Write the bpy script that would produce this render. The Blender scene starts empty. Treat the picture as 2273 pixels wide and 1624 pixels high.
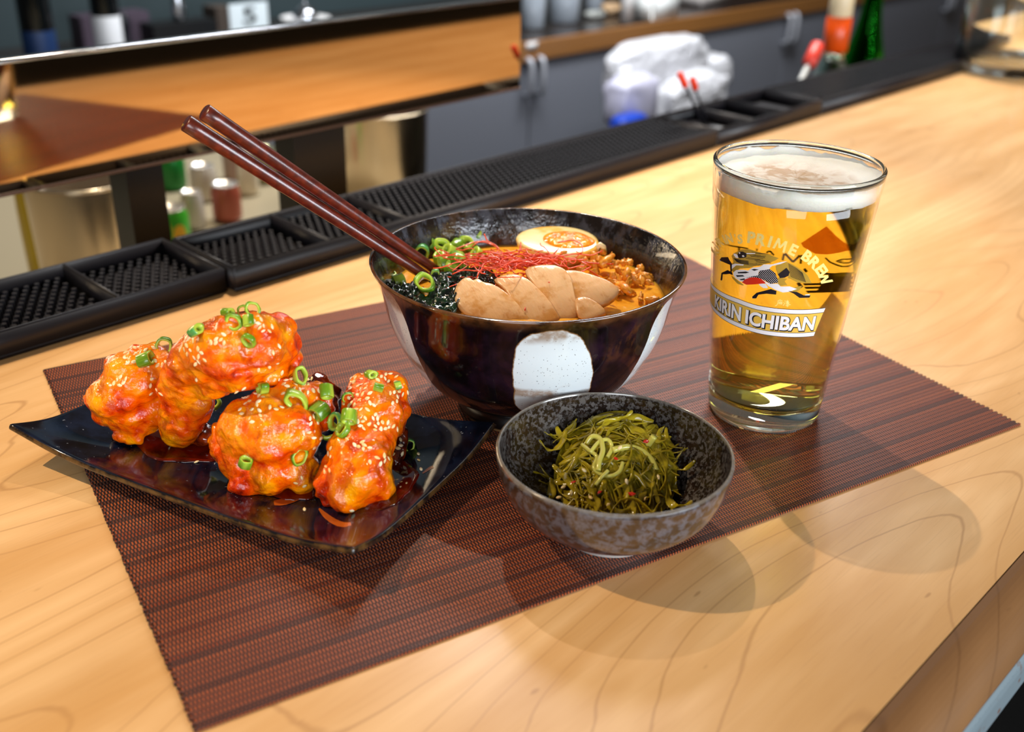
import bpy, bmesh, math, random
from mathutils import Vector, Matrix, noise
from mathutils.bvhtree import BVHTree

# ------------------------------------------------------------------ camera, world, lights
S = bpy.context.scene
COL = S.collection
W, H = 2273, 1624
CAM = Vector((-0.28294, -0.45618, 0.29129))
YAW, PITCH, ROLL, FPX = 0.54633, 0.46703, 0.02583, 2321.0
_f = Vector((math.sin(YAW) * math.cos(PITCH), math.cos(YAW) * math.cos(PITCH), -math.sin(PITCH)))
_r = Vector((math.cos(YAW), -math.sin(YAW), 0))
_u = _r.cross(_f)
RT = _r * math.cos(ROLL) + _u * math.sin(ROLL)
UP = -_r * math.sin(ROLL) + _u * math.cos(ROLL)
FW = _f
cd = bpy.data.cameras.new('camera')
cam = bpy.data.objects.new('camera', cd)
COL.objects.link(cam)
M3 = Matrix((RT, UP, -FW)).transposed()
cam.matrix_world = Matrix.Translation(CAM) @ M3.to_4x4()
cd.sensor_width = 36.0
cd.lens = FPX * 36.0 / W
cd.clip_start = 0.01
cd.dof.use_dof = True
cd.dof.focus_distance = 0.53
cd.dof.aperture_fstop = 6.5
S.camera = cam

S.view_settings.view_transform = 'Standard'
S.view_settings.look = 'None'
S.view_settings.gamma = 1.0
S.view_settings.exposure = 0.2
S.cycles.max_bounces = 14
S.cycles.transmission_bounces = 14
S.cycles.glossy_bounces = 6
S.cycles.transparent_max_bounces = 12
S.cycles.caustics_refractive = True
S.cycles.caustics_reflective = False
S.cycles.blur_glossy = 0.6
S.cycles.sample_clamp_indirect = 6.0
S.cycles.use_denoising = True

A0 = math.radians(15.2)            # the counter runs at this angle to the placemat
CU = Vector((math.cos(A0), math.sin(A0), 0))
CV = Vector((-math.sin(A0), math.cos(A0), 0))


def cw(u, v, z=0.0):               # counter frame (along, across, up) -> world
    return CU * u + CV * v + Vector((0, 0, z))


world = bpy.data.worlds.new('room_light')
S.world = world
world.use_nodes = True
world.node_tree.nodes['Background'].inputs[0].default_value = (1.0, 0.82, 0.66, 1)
world.node_tree.nodes['Background'].inputs[1].default_value = 0.09


def lamp(name, typ, loc, target, energy, color, **kw):
    d = bpy.data.lights.new(name, typ)
    d.energy = energy
    d.color = color
    for k, v in kw.items():
        setattr(d, k, v)
    o = bpy.data.objects.new(name, d)
    COL.objects.link(o)
    o.location = loc
    o.rotation_euler = (Vector(target) - Vector(loc)).to_track_quat('-Z', 'Y').to_euler()
    return o


# warm ceiling spots over the back of the bar and a cool window on the guests' side
lamp('ceiling_spot', 'SPOT', (0.30, 0.80, 1.38), (0.17, 0.27, 0), 142, (1.0, 0.84, 0.66), spot_size=math.radians(37), spot_blend=1.0, shadow_soft_size=0.008)
lamp('ceiling_spot_side', 'SPOT', (-0.95, 0.52, 1.30), (-0.36, -0.07, 0), 84, (1.0, 0.78, 0.50), spot_size=math.radians(33), spot_blend=1.0, shadow_soft_size=0.008)
lamp('ceiling_spot_far', 'SPOT', (1.1, 0.75, 1.5), (0.90, 0.36, 0), 78, (1.0, 0.88, 0.74), spot_size=math.radians(62), spot_blend=1.0, shadow_soft_size=0.02)
lamp('ceiling_spot_service', 'SPOT', (0.15, 1.05, 1.5), tuple(cw(0.15, 0.85, -0.2)), 60, (1.0, 0.88, 0.70), spot_size=math.radians(48), spot_blend=0.9, shadow_soft_size=0.03)
lamp('window_daylight', 'AREA', (0.62, -1.75, 0.37), (0.0, 0.0, 0.06), 35, (0.84, 0.92, 1.0), shape='RECTANGLE', size=1.1, size_y=0.5)
lamp('window_daylight_side', 'AREA', (-1.15, -1.55, 0.60), (0.0, 0.05, 0.05), 17, (0.88, 0.94, 1.0), shape='RECTANGLE', size=0.9, size_y=0.7)
lamp('back_bar_light', 'AREA', tuple(cw(1.5, 0.9, 1.3)), tuple(cw(1.6, 1.6, -0.3)), 48, (0.93, 0.96, 1.0), shape='RECTANGLE', size=1.4, size_y=0.4)

# ------------------------------------------------------------------ measuring helpers
def ray(px, py):
    return (FW + RT * ((px - W / 2) / FPX) - UP * ((py - H / 2) / FPX))


def at(px, py, z):                 # the point of height z seen at a place in the photo
    d = ray(px, py)
    return CAM + d * ((z - CAM.z) / d.z)


def atv(px, py, v):                # the same on an upright plane parallel to the counter edge
    d = ray(px, py)
    return CAM + d * ((v - CAM.dot(CV)) / d.dot(CV))


def onplane(px, py, p, n):
    d = ray(px, py)
    return CAM + d * ((p - CAM).dot(n) / d.dot(n))


def lin(h):
    h = h.lstrip('#')
    out = []
    for i in (0, 2, 4):
        c = int(h[i:i + 2], 16) / 255
        out.append(c / 12.92 if c <= 0.04045 else ((c + 0.055) / 1.055) ** 2.4)
    return (*out, 1.0)


# ------------------------------------------------------------------ node helpers
class Mat:
    def __init__(s, name):
        s.m = bpy.data.materials.new(name)
        s.m.use_nodes = True
        s.t = s.m.node_tree
        s.t.nodes.clear()
        s.out = s.t.nodes.new('ShaderNodeOutputMaterial')

    def n(s, typ, ins=None, **props):
        nd = s.t.nodes.new('ShaderNode' + typ)
        for k, v in props.items():
            setattr(nd, k, v)
        for k, v in (ins or {}).items():
            s.put(nd.inputs[k], v)
        return nd

    def put(s, sock, v):
        if isinstance(v, bpy.types.NodeSocket):
            s.t.links.new(v, sock)
        elif isinstance(v, bpy.types.Node):
            s.t.links.new(v.outputs[0], sock)
        else:
            sock.default_value = v

    def math(s, op, a, b=0.0, c=0.0):
        nd = s.n('Math', operation=op)
        for i, v in enumerate((a, b, c)):
            s.put(nd.inputs[i], v)
        return nd.outputs[0]

    def mix(s, f, a, b):
        nd = s.n('Mix', data_type='RGBA')
        s.put(nd.inputs[0], f)
        s.put(nd.inputs[6], a)
        s.put(nd.inputs[7], b)
        return nd.outputs[2]

    def mul(s, a, b):
        nd = s.n('Mix', data_type='RGBA', blend_type='MULTIPLY')
        nd.inputs[0].default_value = 1.0
        s.put(nd.inputs[6], a)
        s.put(nd.inputs[7], b)
        return nd.outputs[2]

    def step(s, v, lo, hi):        # smooth 0..1
        nd = s.n('MapRange', interpolation_type='SMOOTHSTEP')
        s.put(nd.inputs[0], v)
        nd.inputs[1].default_value = lo
        nd.inputs[2].default_value = hi
        return nd.outputs[0]

    def coord(s, kind='Object'):
        return s.n('TexCoord').outputs[kind]

    def mapping(s, vec, scale=(1, 1, 1), rot=(0, 0, 0), loc=(0, 0, 0)):
        nd = s.n('Mapping')
        s.put(nd.inputs[0], vec)
        nd.inputs['Scale'].default_value = scale
        nd.inputs['Rotation'].default_value = rot
        nd.inputs['Location'].default_value = loc
        return nd.outputs[0]

    def noise(s, vec, scale, detail=2.0, rough=0.5, dist=0.0):
        nd = s.n('TexNoise', {'Scale': scale, 'Detail': detail, 'Roughness': rough, 'Distortion': dist})
        s.put(nd.inputs['Vector'], vec)
        return nd.outputs[0]

    def voro(s, vec, scale, **kw):
        nd = s.n('TexVoronoi', {'Scale': scale}, **kw)
        s.put(nd.inputs['Vector'], vec)
        return nd.outputs[0]

    def bump(s, h, strength=0.5, dist=0.001):
        nd = s.n('Bump', {'Strength': strength, 'Distance': dist})
        s.put(nd.inputs['Height'], h)
        return nd.outputs[0]

    def bsdf(s, **ins):
        names = {'color': 'Base Color', 'rough': 'Roughness', 'metal': 'Metallic', 'normal': 'Normal', 'coat': 'Coat Weight', 'coat_rough': 'Coat Roughness',
                 'sss': 'Subsurface Weight', 'sss_scale': 'Subsurface Scale', 'sss_rad': 'Subsurface Radius', 'spec': 'Specular IOR Level', 'trans': 'Transmission Weight',
                 'ior': 'IOR', 'alpha': 'Alpha', 'emit': 'Emission Color', 'emit_s': 'Emission Strength', 'sheen': 'Sheen Weight'}
        nd = s.n('BsdfPrincipled', {names[k]: v for k, v in ins.items()})
        s.t.links.new(nd.outputs[0], s.out.inputs[0])
        return nd


def plain(name, color, rough=0.5, metal=0.0, **kw):
    m = Mat(name)
    m.bsdf(color=lin(color), rough=rough, metal=metal, **kw)
    return m.m


# ------------------------------------------------------------------ object helpers
def tag(o, label, cat, group=None, kind=None):
    o['label'] = label
    o['category'] = cat
    if group:
        o['group'] = group
    if kind:
        o['kind'] = kind
    return o


def thing(name, label, cat, loc=(0, 0, 0), group=None):
    o = bpy.data.objects.new(name, None)
    COL.objects.link(o)
    o.location = loc
    o.empty_display_size = 0.02
    return tag(o, label, cat, group)


def link(name, me, mat, parent=None, loc=None, smooth=True):
    """link a mesh whose vertices are in world space as one object"""
    o = bpy.data.objects.new(name, me)
    COL.objects.link(o)
    if smooth:
        for p in me.polygons:
            p.use_smooth = True
    if mat is not None:
        for m in (mat if isinstance(mat, (list, tuple)) else [mat]):
            me.materials.append(m)
    if parent is not None:
        base = Vector(parent.location)
        q = parent.parent
        while q is not None:
            base += Vector(q.location)
            q = q.parent
        o.parent = parent
        me.transform(Matrix.Translation(-base))
    else:
        if loc is None:
            vs = [v.co for v in me.vertices]
            lo = [min(v[i] for v in vs) for i in range(3)]
            hi = [max(v[i] for v in vs) for i in range(3)]
            loc = ((lo[0] + hi[0]) / 2, (lo[1] + hi[1]) / 2, lo[2])
        me.transform(Matrix.Translation(-Vector(loc)))
        o.location = loc
    return o


def mesh(bm, recalc=True):
    if recalc:
        bmesh.ops.recalc_face_normals(bm, faces=bm.faces)
    me = bpy.data.meshes.new('shape')
    bm.to_mesh(me)
    bm.free()
    return me


def pydata(verts, faces):
    me = bpy.data.meshes.new('shape')
    me.from_pydata([tuple(v) for v in verts], [], faces)
    me.update()
    return me


def box(bm, c, sx, sy, sz, ax=None, ay=None, bevel=0.0):
    """box of full size sx,sy,sz centred at c, along axes ax, ay (default counter frame)"""
    ax = ax or CU
    ay = ay or CV
    az = ax.cross(ay)
    c = Vector(c)
    vs = [bm.verts.new(c + ax * (i * sx / 2) + ay * (j * sy / 2) + az * (k * sz / 2)) for i in (-1, 1) for j in (-1, 1) for k in (-1, 1)]
    idx = [(0, 1, 3, 2), (4, 6, 7, 5), (0, 4, 5, 1), (2, 3, 7, 6), (0, 2, 6, 4), (1, 5, 7, 3)]
    fs = [bm.faces.new([vs[i] for i in q]) for q in idx]
    if bevel > 0:
        es = {e for f in fs for e in f.edges}
        bmesh.ops.bevel(bm, geom=list(es), offset=bevel, segments=2, affect='EDGES')


def lathe(bm, prof, c, seg=64, closed=False, wob=None):
    """turn profile [(r,z)] about the upright axis at c"""
    c = Vector(c)
    rings = []
    for r, z in prof:
        if r < 1e-6:
            rings.append([bm.verts.new(c + Vector((0, 0, z)))])
        else:
            ring = []
            for i in range(seg):
                a = 2 * math.pi * i / seg
                k = 1.0 if wob is None else wob(a, z)
                ring.append(bm.verts.new(c + Vector((r * k * math.cos(a), r * k * math.sin(a), z))))
            rings.append(ring)
    pairs = list(zip(rings[:-1], rings[1:]))
    if closed:
        pairs.append((rings[-1], rings[0]))
    for a, b in pairs:
        if len(a) == 1 and len(b) == 1:
            continue
        for i in range(seg):
            j = (i + 1) % seg
            if len(a) == 1:
                bm.faces.new((a[0], b[j], b[i]))
            elif len(b) == 1:
                bm.faces.new((a[i], a[j], b[0]))
            else:
                bm.faces.new((a[i], a[j], b[j], b[i]))


def smooth_prof(pts, n=6):
    """Catmull-Rom through profile points"""
    out = []
    P = [pts[0]] + list(pts) + [pts[-1]]
    for i in range(1, len(P) - 2):
        for k in range(n):
            t = k / n
            q = []
            for d in (0, 1):
                a, b, c_, e = (P[i - 1][d], P[i][d], P[i + 1][d], P[i + 2][d])
                q.append(0.5 * (2 * b + (c_ - a) * t + (2 * a - 5 * b + 4 * c_ - e) * t * t + (-a + 3 * b - 3 * c_ + e) * t ** 3))
            out.append(tuple(q))
    out.append(tuple(pts[-1]))
    return out


def tube(bm, pts, rads, seg=8, cap=True):
    pts = [Vector(p) for p in pts]
    if not isinstance(rads, (list, tuple)):
        rads = [rads] * len(pts)
    up = Vector((0.13, 0.27, 0.95))
    rings = []
    for i, p in enumerate(pts):
        t = (pts[min(i + 1, len(pts) - 1)] - pts[max(i - 1, 0)]).normalized()
        a = t.cross(up)
        if a.length < 1e-4:
            a = t.cross(Vector((1, 0, 0)))
        a.normalize()
        up = a.cross(t).normalized()
        rings.append([bm.verts.new(p + (a * math.cos(2 * math.pi * k / seg) + up * math.sin(2 * math.pi * k / seg)) * rads[i]) for k in range(seg)])
    for a, b in zip(rings[:-1], rings[1:]):
        for k in range(seg):
            j = (k + 1) % seg
            bm.faces.new((a[k], a[j], b[j], b[k]))
    if cap:
        bm.faces.new(rings[0][::-1])
        bm.faces.new(rings[-1])


def dup(o, name, mw, parent=None):
    c = o.copy()
    c.name = name
    COL.objects.link(c)
    c.matrix_world = mw
    for ch in o.children:
        d = ch.copy()
        d.parent = c
        COL.objects.link(d)
    return c
# ------------------------------------------------------------------ materials of the place
def maple(name, dark='#cd9a5e', light='#e7bb85', line='#8f5a28'):
    m = Mat(name)
    co = m.mapping(m.coord(), rot=(0, 0, -A0))
    st = m.mapping(co, scale=(1.15, 6.0, 1.0), loc=(0.37, 0.1, 0))
    big = m.noise(st, 1.0, 1.4, 0.45)
    wob = m.noise(m.mapping(co, scale=(6, 40, 1)), 1.0, 3, 0.6)
    v = m.math('ADD', m.math('MULTIPLY', big, 32.0), m.math('MULTIPLY', wob, 0.32))
    fr = m.math('PINGPONG', v, 0.5)
    ln = m.math('SUBTRACT', 1.0, m.step(fr, 0.0, 0.045))
    tone = m.noise(m.mapping(co, scale=(3, 22, 1)), 1.0, 4, 0.6)
    fine = m.noise(m.mapping(co, scale=(30, 900, 1)), 1.0, 2, 0.6)
    fl = m.step(m.noise(m.mapping(co, scale=(55, 140, 1)), 1.0, 1.0), 0.74, 0.80)
    base = m.mix(m.step(tone, 0.3, 0.7), lin(dark), lin(light))
    base = m.mix(m.math('MULTIPLY', m.step(fr, 0.5, 0.1), 0.25), base, lin(dark))
    base = m.mix(m.math('MULTIPLY', ln, m.math('MULTIPLY_ADD', tone, 0.75, -0.02)), base, lin(line))
    base = m.mix(m.math('MULTIPLY', fl, 0.45), base, lin(line))
    base = m.mix(m.math('MULTIPLY', m.step(fine, 0.5, 0.75), 0.10), base, lin(line))
    m.bsdf(color=base, rough=m.math('MULTIPLY_ADD', fine, 0.12, 0.30), normal=m.bump(fine, 0.05, 0.0003), coat=0.12, coat_rough=0.15)
    return m.m


M_MAPLE = maple('maple')
M_EDGE = maple('maple_edge', '#74502f', '#8a623c', '#4a2c14')
M_RUBBER = plain('rubber', '#17151a', 0.42)
M_STEEL = plain('brushed_steel', '#e2cdae', 0.24, 1.0)
M_STEELD = plain('drain_steel', '#b5a88c', 0.4, 0.3)
M_BLACK = plain('black_lacquer', '#0a0908', 0.3)
M_CAB = plain('grey_laminate', '#7d8089', 0.55)
M_FLOOR = plain('dark_floor', '#060606', 0.7)
M_WALL = plain('slate_wall', '#2c3a3d', 0.6)
M_CTOP = plain('dark_stone', '#2a211c', 0.22)
M_WOODEDGE = plain('brown_wood_edge', '#8f5f2e', 0.45)
M_CHROME = plain('chrome', '#c4c6cb', 0.18, 1.0)
M_SATIN = plain('satin_metal', '#b4b6bd', 0.45, 0.3)
M_WHITE = plain('white_plastic', '#eceae8', 0.4)

# ------------------------------------------------------------------ the setting
def struct(name, me, mat):
    o = link(name, me, mat, smooth=False)
    o['kind'] = 'structure'
    return o


bm = bmesh.new()
box(bm, cw(0.8, -2.0, -1.10), 26, 22, 0.06)
struct('floor', mesh(bm), M_FLOOR)
bm = bmesh.new()
box(bm, cw(1.2, 2.16, 0.2), 7, 0.08, 2.6)
struct('wall_back', mesh(bm), M_WALL)

bm = bmesh.new()
box(bm, cw(4.6, 2.095, 0.2), 2.9, 0.03, 2.6)
struct('trim_1', mesh(bm), plain('dark_brown_panel', '#2a1d16', 0.5))

# counter: slab with a rounded front nosing
ct = thing('bar_counter', 'light maple bar counter with wavy grain under the placemat and dishes', 'counter', cw(0.5, 0, -0.04))
UL, UR = -1.3, 3.2


def sweep(prof, u0, u1, n=1):
    bm = bmesh.new()
    rows = [[bm.verts.new(cw(u0 + (u1 - u0) * i / n, v, z)) for v, z in prof] for i in range(n + 1)]
    for a, b in zip(rows[:-1], rows[1:]):
        for k in range(len(prof)):
            j = (k + 1) % len(prof)
            bm.faces.new((a[k], a[j], b[j], b[k]))
    bm.faces.new(rows[0])
    bm.faces.new(rows[-1][::-1])
    return mesh(bm)


link('counter_top', sweep([(-0.2655, 0), (0.352, 0), (0.352, -0.04), (-0.2655, -0.04)], UL, UR), M_MAPLE, ct, smooth=False)
arc = [(-0.2661, -0.0003)] + [(-0.268 - 0.0205 * math.sin(t), -0.0205 + 0.0202 * math.cos(t)) for t in [math.radians(a) for a in range(4, 91, 6)]]
o = link('nosing', sweep(arc + [(-0.2885, -0.036), (-0.286, -0.04), (-0.2661, -0.04)], UL, UR), M_EDGE, ct, smooth=False)
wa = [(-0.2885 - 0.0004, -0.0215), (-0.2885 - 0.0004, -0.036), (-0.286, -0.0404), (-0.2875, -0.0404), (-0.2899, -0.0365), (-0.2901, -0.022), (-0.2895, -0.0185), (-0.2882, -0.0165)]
m = Mat('worn_edge_daylight_tint')
m.bsdf(color=m.mix(m.step(m.noise(m.coord(), 60, 4, 0.6), 0.60, 0.66), lin('#737f84'), lin('#6a4632')), rough=0.35)  # grey-blue daylight painted into the colour; the brown chips are wear
link('edge_daylight_strip', sweep(wa, UL, UR), m.m, ct, smooth=False)  # thin strip added along the nosing to carry the painted daylight
link('counter_panel', sweep([(-0.22, -0.0405), (-0.19, -0.0405), (-0.19, -1.07), (-0.22, -1.07)], UL, UR), M_BLACK, ct, smooth=False)
link('rear_panel', sweep([(0.30, -0.0405), (0.34, -0.0405), (0.34, -1.07), (0.30, -1.07)], UL, UR), M_BLACK, ct, smooth=False)

# ------------------------------------------------------------------ rubber bar mats at the back of the counter
def bar_mat(name, label, u0, u1, v0, cells):
    """tray with a raised wall; cells = [(u0,u1,stud height or 0)]"""
    root = thing(name, label, 'bar mat', cw((u0 + u1) / 2, v0 + 0.043, 0), 'rubber bar mats along the back edge')
    bm = bmesh.new()
    wd, wl, hh = 0.085, 0.0035, 0.0185
    vc = v0 + wd / 2
    box(bm, cw((u0 + u1) / 2, vc, 0.002), u1 - u0, wd, 0.004, bevel=0.001)
    for vv in (v0 + wl / 2, v0 + wd - wl / 2):
        box(bm, cw((u0 + u1) / 2, vv, hh / 2), u1 - u0, wl, hh, bevel=0.0012)
    edges = sorted({c[0] for c in cells} | {c[1] for c in cells})
    for e in edges:
        ee = min(max(e, u0 + wl / 2), u1 - wl / 2)
        box(bm, cw(ee, vc, hh / 2 - 0.0002), wl, wd - 0.001, hh, bevel=0.0012)
    link('tray', mesh(bm), M_RUBBER, root)
    bm = bmesh.new()
    for (a, b, sh) in cells:
        if not sh:
            continue
        n = int((wd - 0.012) / 0.0062)
        k = 0
        y = v0 + 0.0085
        while y < v0 + wd - 0.007:
            x = a + 0.0065 + (0.0036 if k % 2 else 0)
            while x < b - 0.0055:
                vs0, vs1 = [], []
                for q in range(6):
                    an = q * math.pi / 3
                    vs0.append(bm.verts.new(cw(x + 0.0022 * math.cos(an), y + 0.0022 * math.sin(an), 0.0039)))
                    vs1.append(bm.verts.new(cw(x + 0.0018 * math.cos(an), y + 0.0018 * math.sin(an), sh)))
                for q in range(6):
                    bm.faces.new((vs0[q], vs0[(q + 1) % 6], vs1[(q + 1) % 6], vs1[q]))
                bm.faces.new(vs1)
                x += 0.0072
            y += 0.0063
            k += 1
    if len(bm.verts):
        link('studs', mesh(bm, False), M_RUBBER, root, smooth=False)
    return root


bar_mat('bar_mat', 'black rubber bar mat with two studded trays behind the fried chicken plate', -0.42, -0.0372, 0.2500, [(-0.42, -0.27, 0.011), (-0.27, -0.115, 0.011), (-0.115, -0.0372, 0.009)])
bar_mat('bar_mat', 'long black studded bar mat running behind the noodle bowl and under the chopsticks', -0.0335, 0.563, 0.2455, [(-0.0335, 0.053, 0.009), (0.053, 0.13, 0.012), (0.13, 0.563, 0.0165)])
bar_mat('bar_mat', 'black rubber bar mat with empty deep compartments holding two red tipped picks', 0.565, 0.785, 0.2455, [(0.565, 0.635, 0), (0.635, 0.70, 0), (0.70, 0.785, 0)])
bar_mat('bar_mat', 'far black studded bar mat behind the pint glass ending beside the glass pitcher', 0.787, 1.36, 0.2455, [(0.787, 1.36, 0.0165)])

# ------------------------------------------------------------------ mirror-bright steel panel on two posts behind the counter
mx = thing('steel_mirror', 'long polished steel panel on black posts mirroring the counter and placemat', 'panel', cw(-0.1, 0.405, -0.2))
yw, tl = math.radians(1.35), math.radians(-0.95)
au = (CU * math.cos(yw) + CV * math.sin(yw))
av = (CV * math.cos(yw) - CU * math.sin(yw)) * math.cos(tl) + Vector((0, 0, math.sin(tl)))
m = Mat('polished_dark_steel')
m.bsdf(color=lin('#d0b38e'), rough=0.035, metal=1.0)
M_MIRROR = m.m
bm = bmesh.new()
MC = cw(0.10, 0.4165, 0.0975) - au * 0.188
box(bm, MC, 1.047, 0.009, 0.09, au, av)
o = link('mirror_face', mesh(bm), M_MIRROR, mx, smooth=False)
bm = bmesh.new()
box(bm, MC + Vector((0, 0, 0.0462)), 1.049, 0.014, 0.003, au, av, bevel=0.001)
link('top_rail', mesh(bm), M_CHROME, mx)
bm = bmesh.new()
box(bm, MC - Vector((0, 0, 0.0460)), 1.049, 0.013, 0.0025, au, av, bevel=0.0008)
link('bottom_rail', mesh(bm), plain('bronze_rail', '#7d6050', 0.35, 0.7), mx)
for px, wpx in ((313, 78), (702, 112)):
    p = atv(px, 420, 0.425)
    w = wpx * 0.95 / FPX * (1.0 if px < 500 else 1.25)
    bm = bmesh.new()
    u = p.dot(CU)
    box(bm, cw(u, 0.430, -0.0725), w, 0.03, 0.250)
    link('post', mesh(bm), M_BLACK, mx, smooth=False)
# ------------------------------------------------------------------ under-bar and back bar
ub = thing('drainboard', 'ribbed steel drainboard under the steel panel holding the buckets and cans', 'drainboard', cw(0.1, 0.8, -0.2))
bm = bmesh.new()
box(bm, cw(-0.05, 0.80, -0.205), 1.3, 0.86, 0.010, bevel=0.002)
for k in range(34):
    u = -0.66 + k * 0.019
    box(bm, cw(u, 0.83, -0.1995), 0.006, 0.72, 0.003)
link('deck', mesh(bm), M_STEELD, ub, smooth=False)
for u in (-0.66, 0.56):
    for v in (0.40, 1.19):
        bm = bmesh.new()
        box(bm, cw(u, v, -0.64), 0.03, 0.03, 0.86)
        link('leg', mesh(bm), M_STEELD, ub, smooth=False)


def bucket(name, label, pl, pr, ptop, v, zb=-0.1985):
    """steel vessel seen between the columns pl..pr, rim near row ptop"""
    a, b = atv(pl, ptop, v), atv(pr, ptop, v)
    r = (b - a).dot(CU) / 2 * 0.98
    top = atv((pl + pr) / 2, ptop, v - r)
    c = (a + b) / 2
    zt = top.z
    base = Vector((c.x, c.y, zb))
    root = thing(name, label, 'bucket', base, 'steel buckets under the mirror panel')
    hgt = zt - zb
    bm = bmesh.new()
    prof = [(0, 0), (r * 0.92, 0), (r * 0.94, 0.002), (r * 0.97, hgt * 0.5), (r, hgt - 0.003), (r, hgt), (r - 0.0015, hgt), (r * 0.96, hgt * 0.5), (r * 0.92, 0.003), (0, 0.003)]
    lathe(bm, prof, base, 72)
    link('body', mesh(bm), M_STEEL, root)
    bm = bmesh.new()
    ring = [(r - 0.0005 + 0.0022 * math.cos(t), hgt + 0.0022 * math.sin(t)) for t in [2 * math.pi * i / 10 for i in range(10)]]
    lathe(bm, ring, base, 72, closed=True)
    link('rolled_rim', mesh(bm), M_STEEL, root)
    return root


bucket('steel_bucket', 'polished steel bucket below the mirrored placemat on the drainboard', 58, 305, 432, 0.72)
bucket('steel_bucket', 'polished steel bucket between the second black post and the grey cabinet', 758, 926, 272, 0.86)

# yellow bottle edge behind the first bucket
p = atv(32, 470, 0.86)
yb = thing('squeeze_bottle', 'yellow squeeze bottle standing behind the steel bucket below the panel', 'bottle', (p.x, p.y, -0.1985))
bm = bmesh.new()
lathe(bm, smooth_prof([(0.0, 0), (0.030, 0.0), (0.032, 0.01), (0.032, 0.11), (0.024, 0.13), (0.012, 0.137)], 4), (p.x + 0.035, p.y, -0.1985), 32)
link('body', mesh(bm), plain('yellow_plastic', '#e0b818', 0.4), yb)
bm = bmesh.new()
lathe(bm, [(0.012, 0.136), (0.011, 0.145), (0.004, 0.165), (0, 0.166)], (p.x + 0.035, p.y, -0.1985), 24)
link('nozzle', mesh(bm), M_WHITE, yb)


def can(px0, px1, ptop, v, label, body, top, extra=None, name='drink_can', cat='can'):
    a, b = atv(px0, ptop, v), atv(px1, ptop, v)
    r = (b - a).dot(CU) / 2
    c = (a + b) / 2
    h = atv((px0 + px1) / 2, ptop, v).z + 0.1985
    h = max(h, 0.05)
    base = Vector((c.x, c.y, -0.1985))
    root = thing(name, label, cat, base, 'cans and cups on the drainboard')
    bm = bmesh.new()
    lathe(bm, [(0, 0), (r * 0.86, 0), (r, 0.006), (r, h - 0.010), (r * 0.84, h)], base, 40)
    link('body', mesh(bm), plain(name + '_paint', body, 0.3, 0.2), root)
    bm = bmesh.new()
    lathe(bm, [(r * 0.84, h - 0.0002), (r * 0.86, h + 0.0015), (r * 0.80, h + 0.0015), (r * 0.78, h - 0.001), (0, h - 0.001)], base, 40)
    link('lid', mesh(bm), plain(name + '_lid', top, 0.25, 0.7), root)
    if extra:
        for (dx, z0, z1, col) in extra:
            bm = bmesh.new()
            n = 8
            d0 = Vector((CAM.x - base.x, CAM.y - base.y, 0)).normalized()
            ang0 = math.atan2(d0.y, d0.x) + dx
            vs = []
            for i in range(n + 1):
                s = -0.42 + 0.84 * i / n
                w = math.sqrt(max(0.0, 1 - (s / 0.42) ** 2))
                zm, zh = (z0 + z1) / 2, (z1 - z0) / 2
                cx_ = base + Vector((math.cos(ang0 + s) * (r + 0.0005), math.sin(ang0 + s) * (r + 0.0005), 0))
                vs.append((bm.verts.new(cx_ + Vector((0, 0, zm - zh * w))), bm.verts.new(cx_ + Vector((0, 0, zm + zh * w + 0.0001)))))
            for q0, q1 in zip(vs[:-1], vs[1:]):
                bm.faces.new((q0[0], q1[0], q1[1], q0[1]))
            link('printed_fruit', mesh(bm), plain('fruit_yellow', col, 0.4), root)
    return root


can(338, 412, 462, 0.84, 'green can with two yellow fruits beside the first black post', '#3fae2a', '#e8dccc', [(-0.45, 0.02, 0.052, '#f0b400'), (0.42, 0.008, 0.04, '#f0b400')])
can(352, 408, 372, 1.08, 'deep green cup with a white lid behind the fruit can', '#0f7a2c', '#e4e6e8', name='lidded_cup', cat='cup')
can(425, 478, 402, 1.00, 'pale can with a silvery top right of the green cup', '#cfc6b8', '#f4efe8')
can(470, 528, 415, 0.90, 'red and white can in the middle of the can cluster', '#a8523e', '#f4efe8')
can(500, 548, 388, 1.06, 'faded rose can behind the red and white can', '#b59488', '#efe4d6')
can(532, 572, 410, 0.98, 'tall cream cup at the right end of the can cluster', '#e9dcc6', '#efe6d4', name='paper_cup', cat='cup')
can(400, 446, 428, 0.90, 'silvery can in front beside the fruit can', '#c9c2bb', '#fff6ea')
can(566, 622, 395, 1.02, 'dull green jar next to the second black post', '#a9a476', '#9a9a80', name='jar', cat='jar')

# back bar: dark stone top with a wooden edge over grey cabinets
VB, ZB = 1.42, -0.15
bb = thing('back_bar_top', 'dark back bar worktop with brown wood edge above the grey cabinets', 'worktop', cw(1.5, VB, ZB - 0.05))
link('slab', sweep([(VB + 0.012, ZB - 0.001), (2.10, ZB - 0.001), (2.10, ZB - 0.04), (VB + 0.012, ZB - 0.04)], -0.9, 4.2), M_CTOP, bb, smooth=False)
link('wood_edge', sweep([(VB - 0.008, ZB + 0.001), (VB + 0.0118, ZB + 0.001), (VB + 0.0118, ZB - 0.042), (VB - 0.008, ZB - 0.042)], -0.9, 4.2), M_WOODEDGE, bb, smooth=False)


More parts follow.
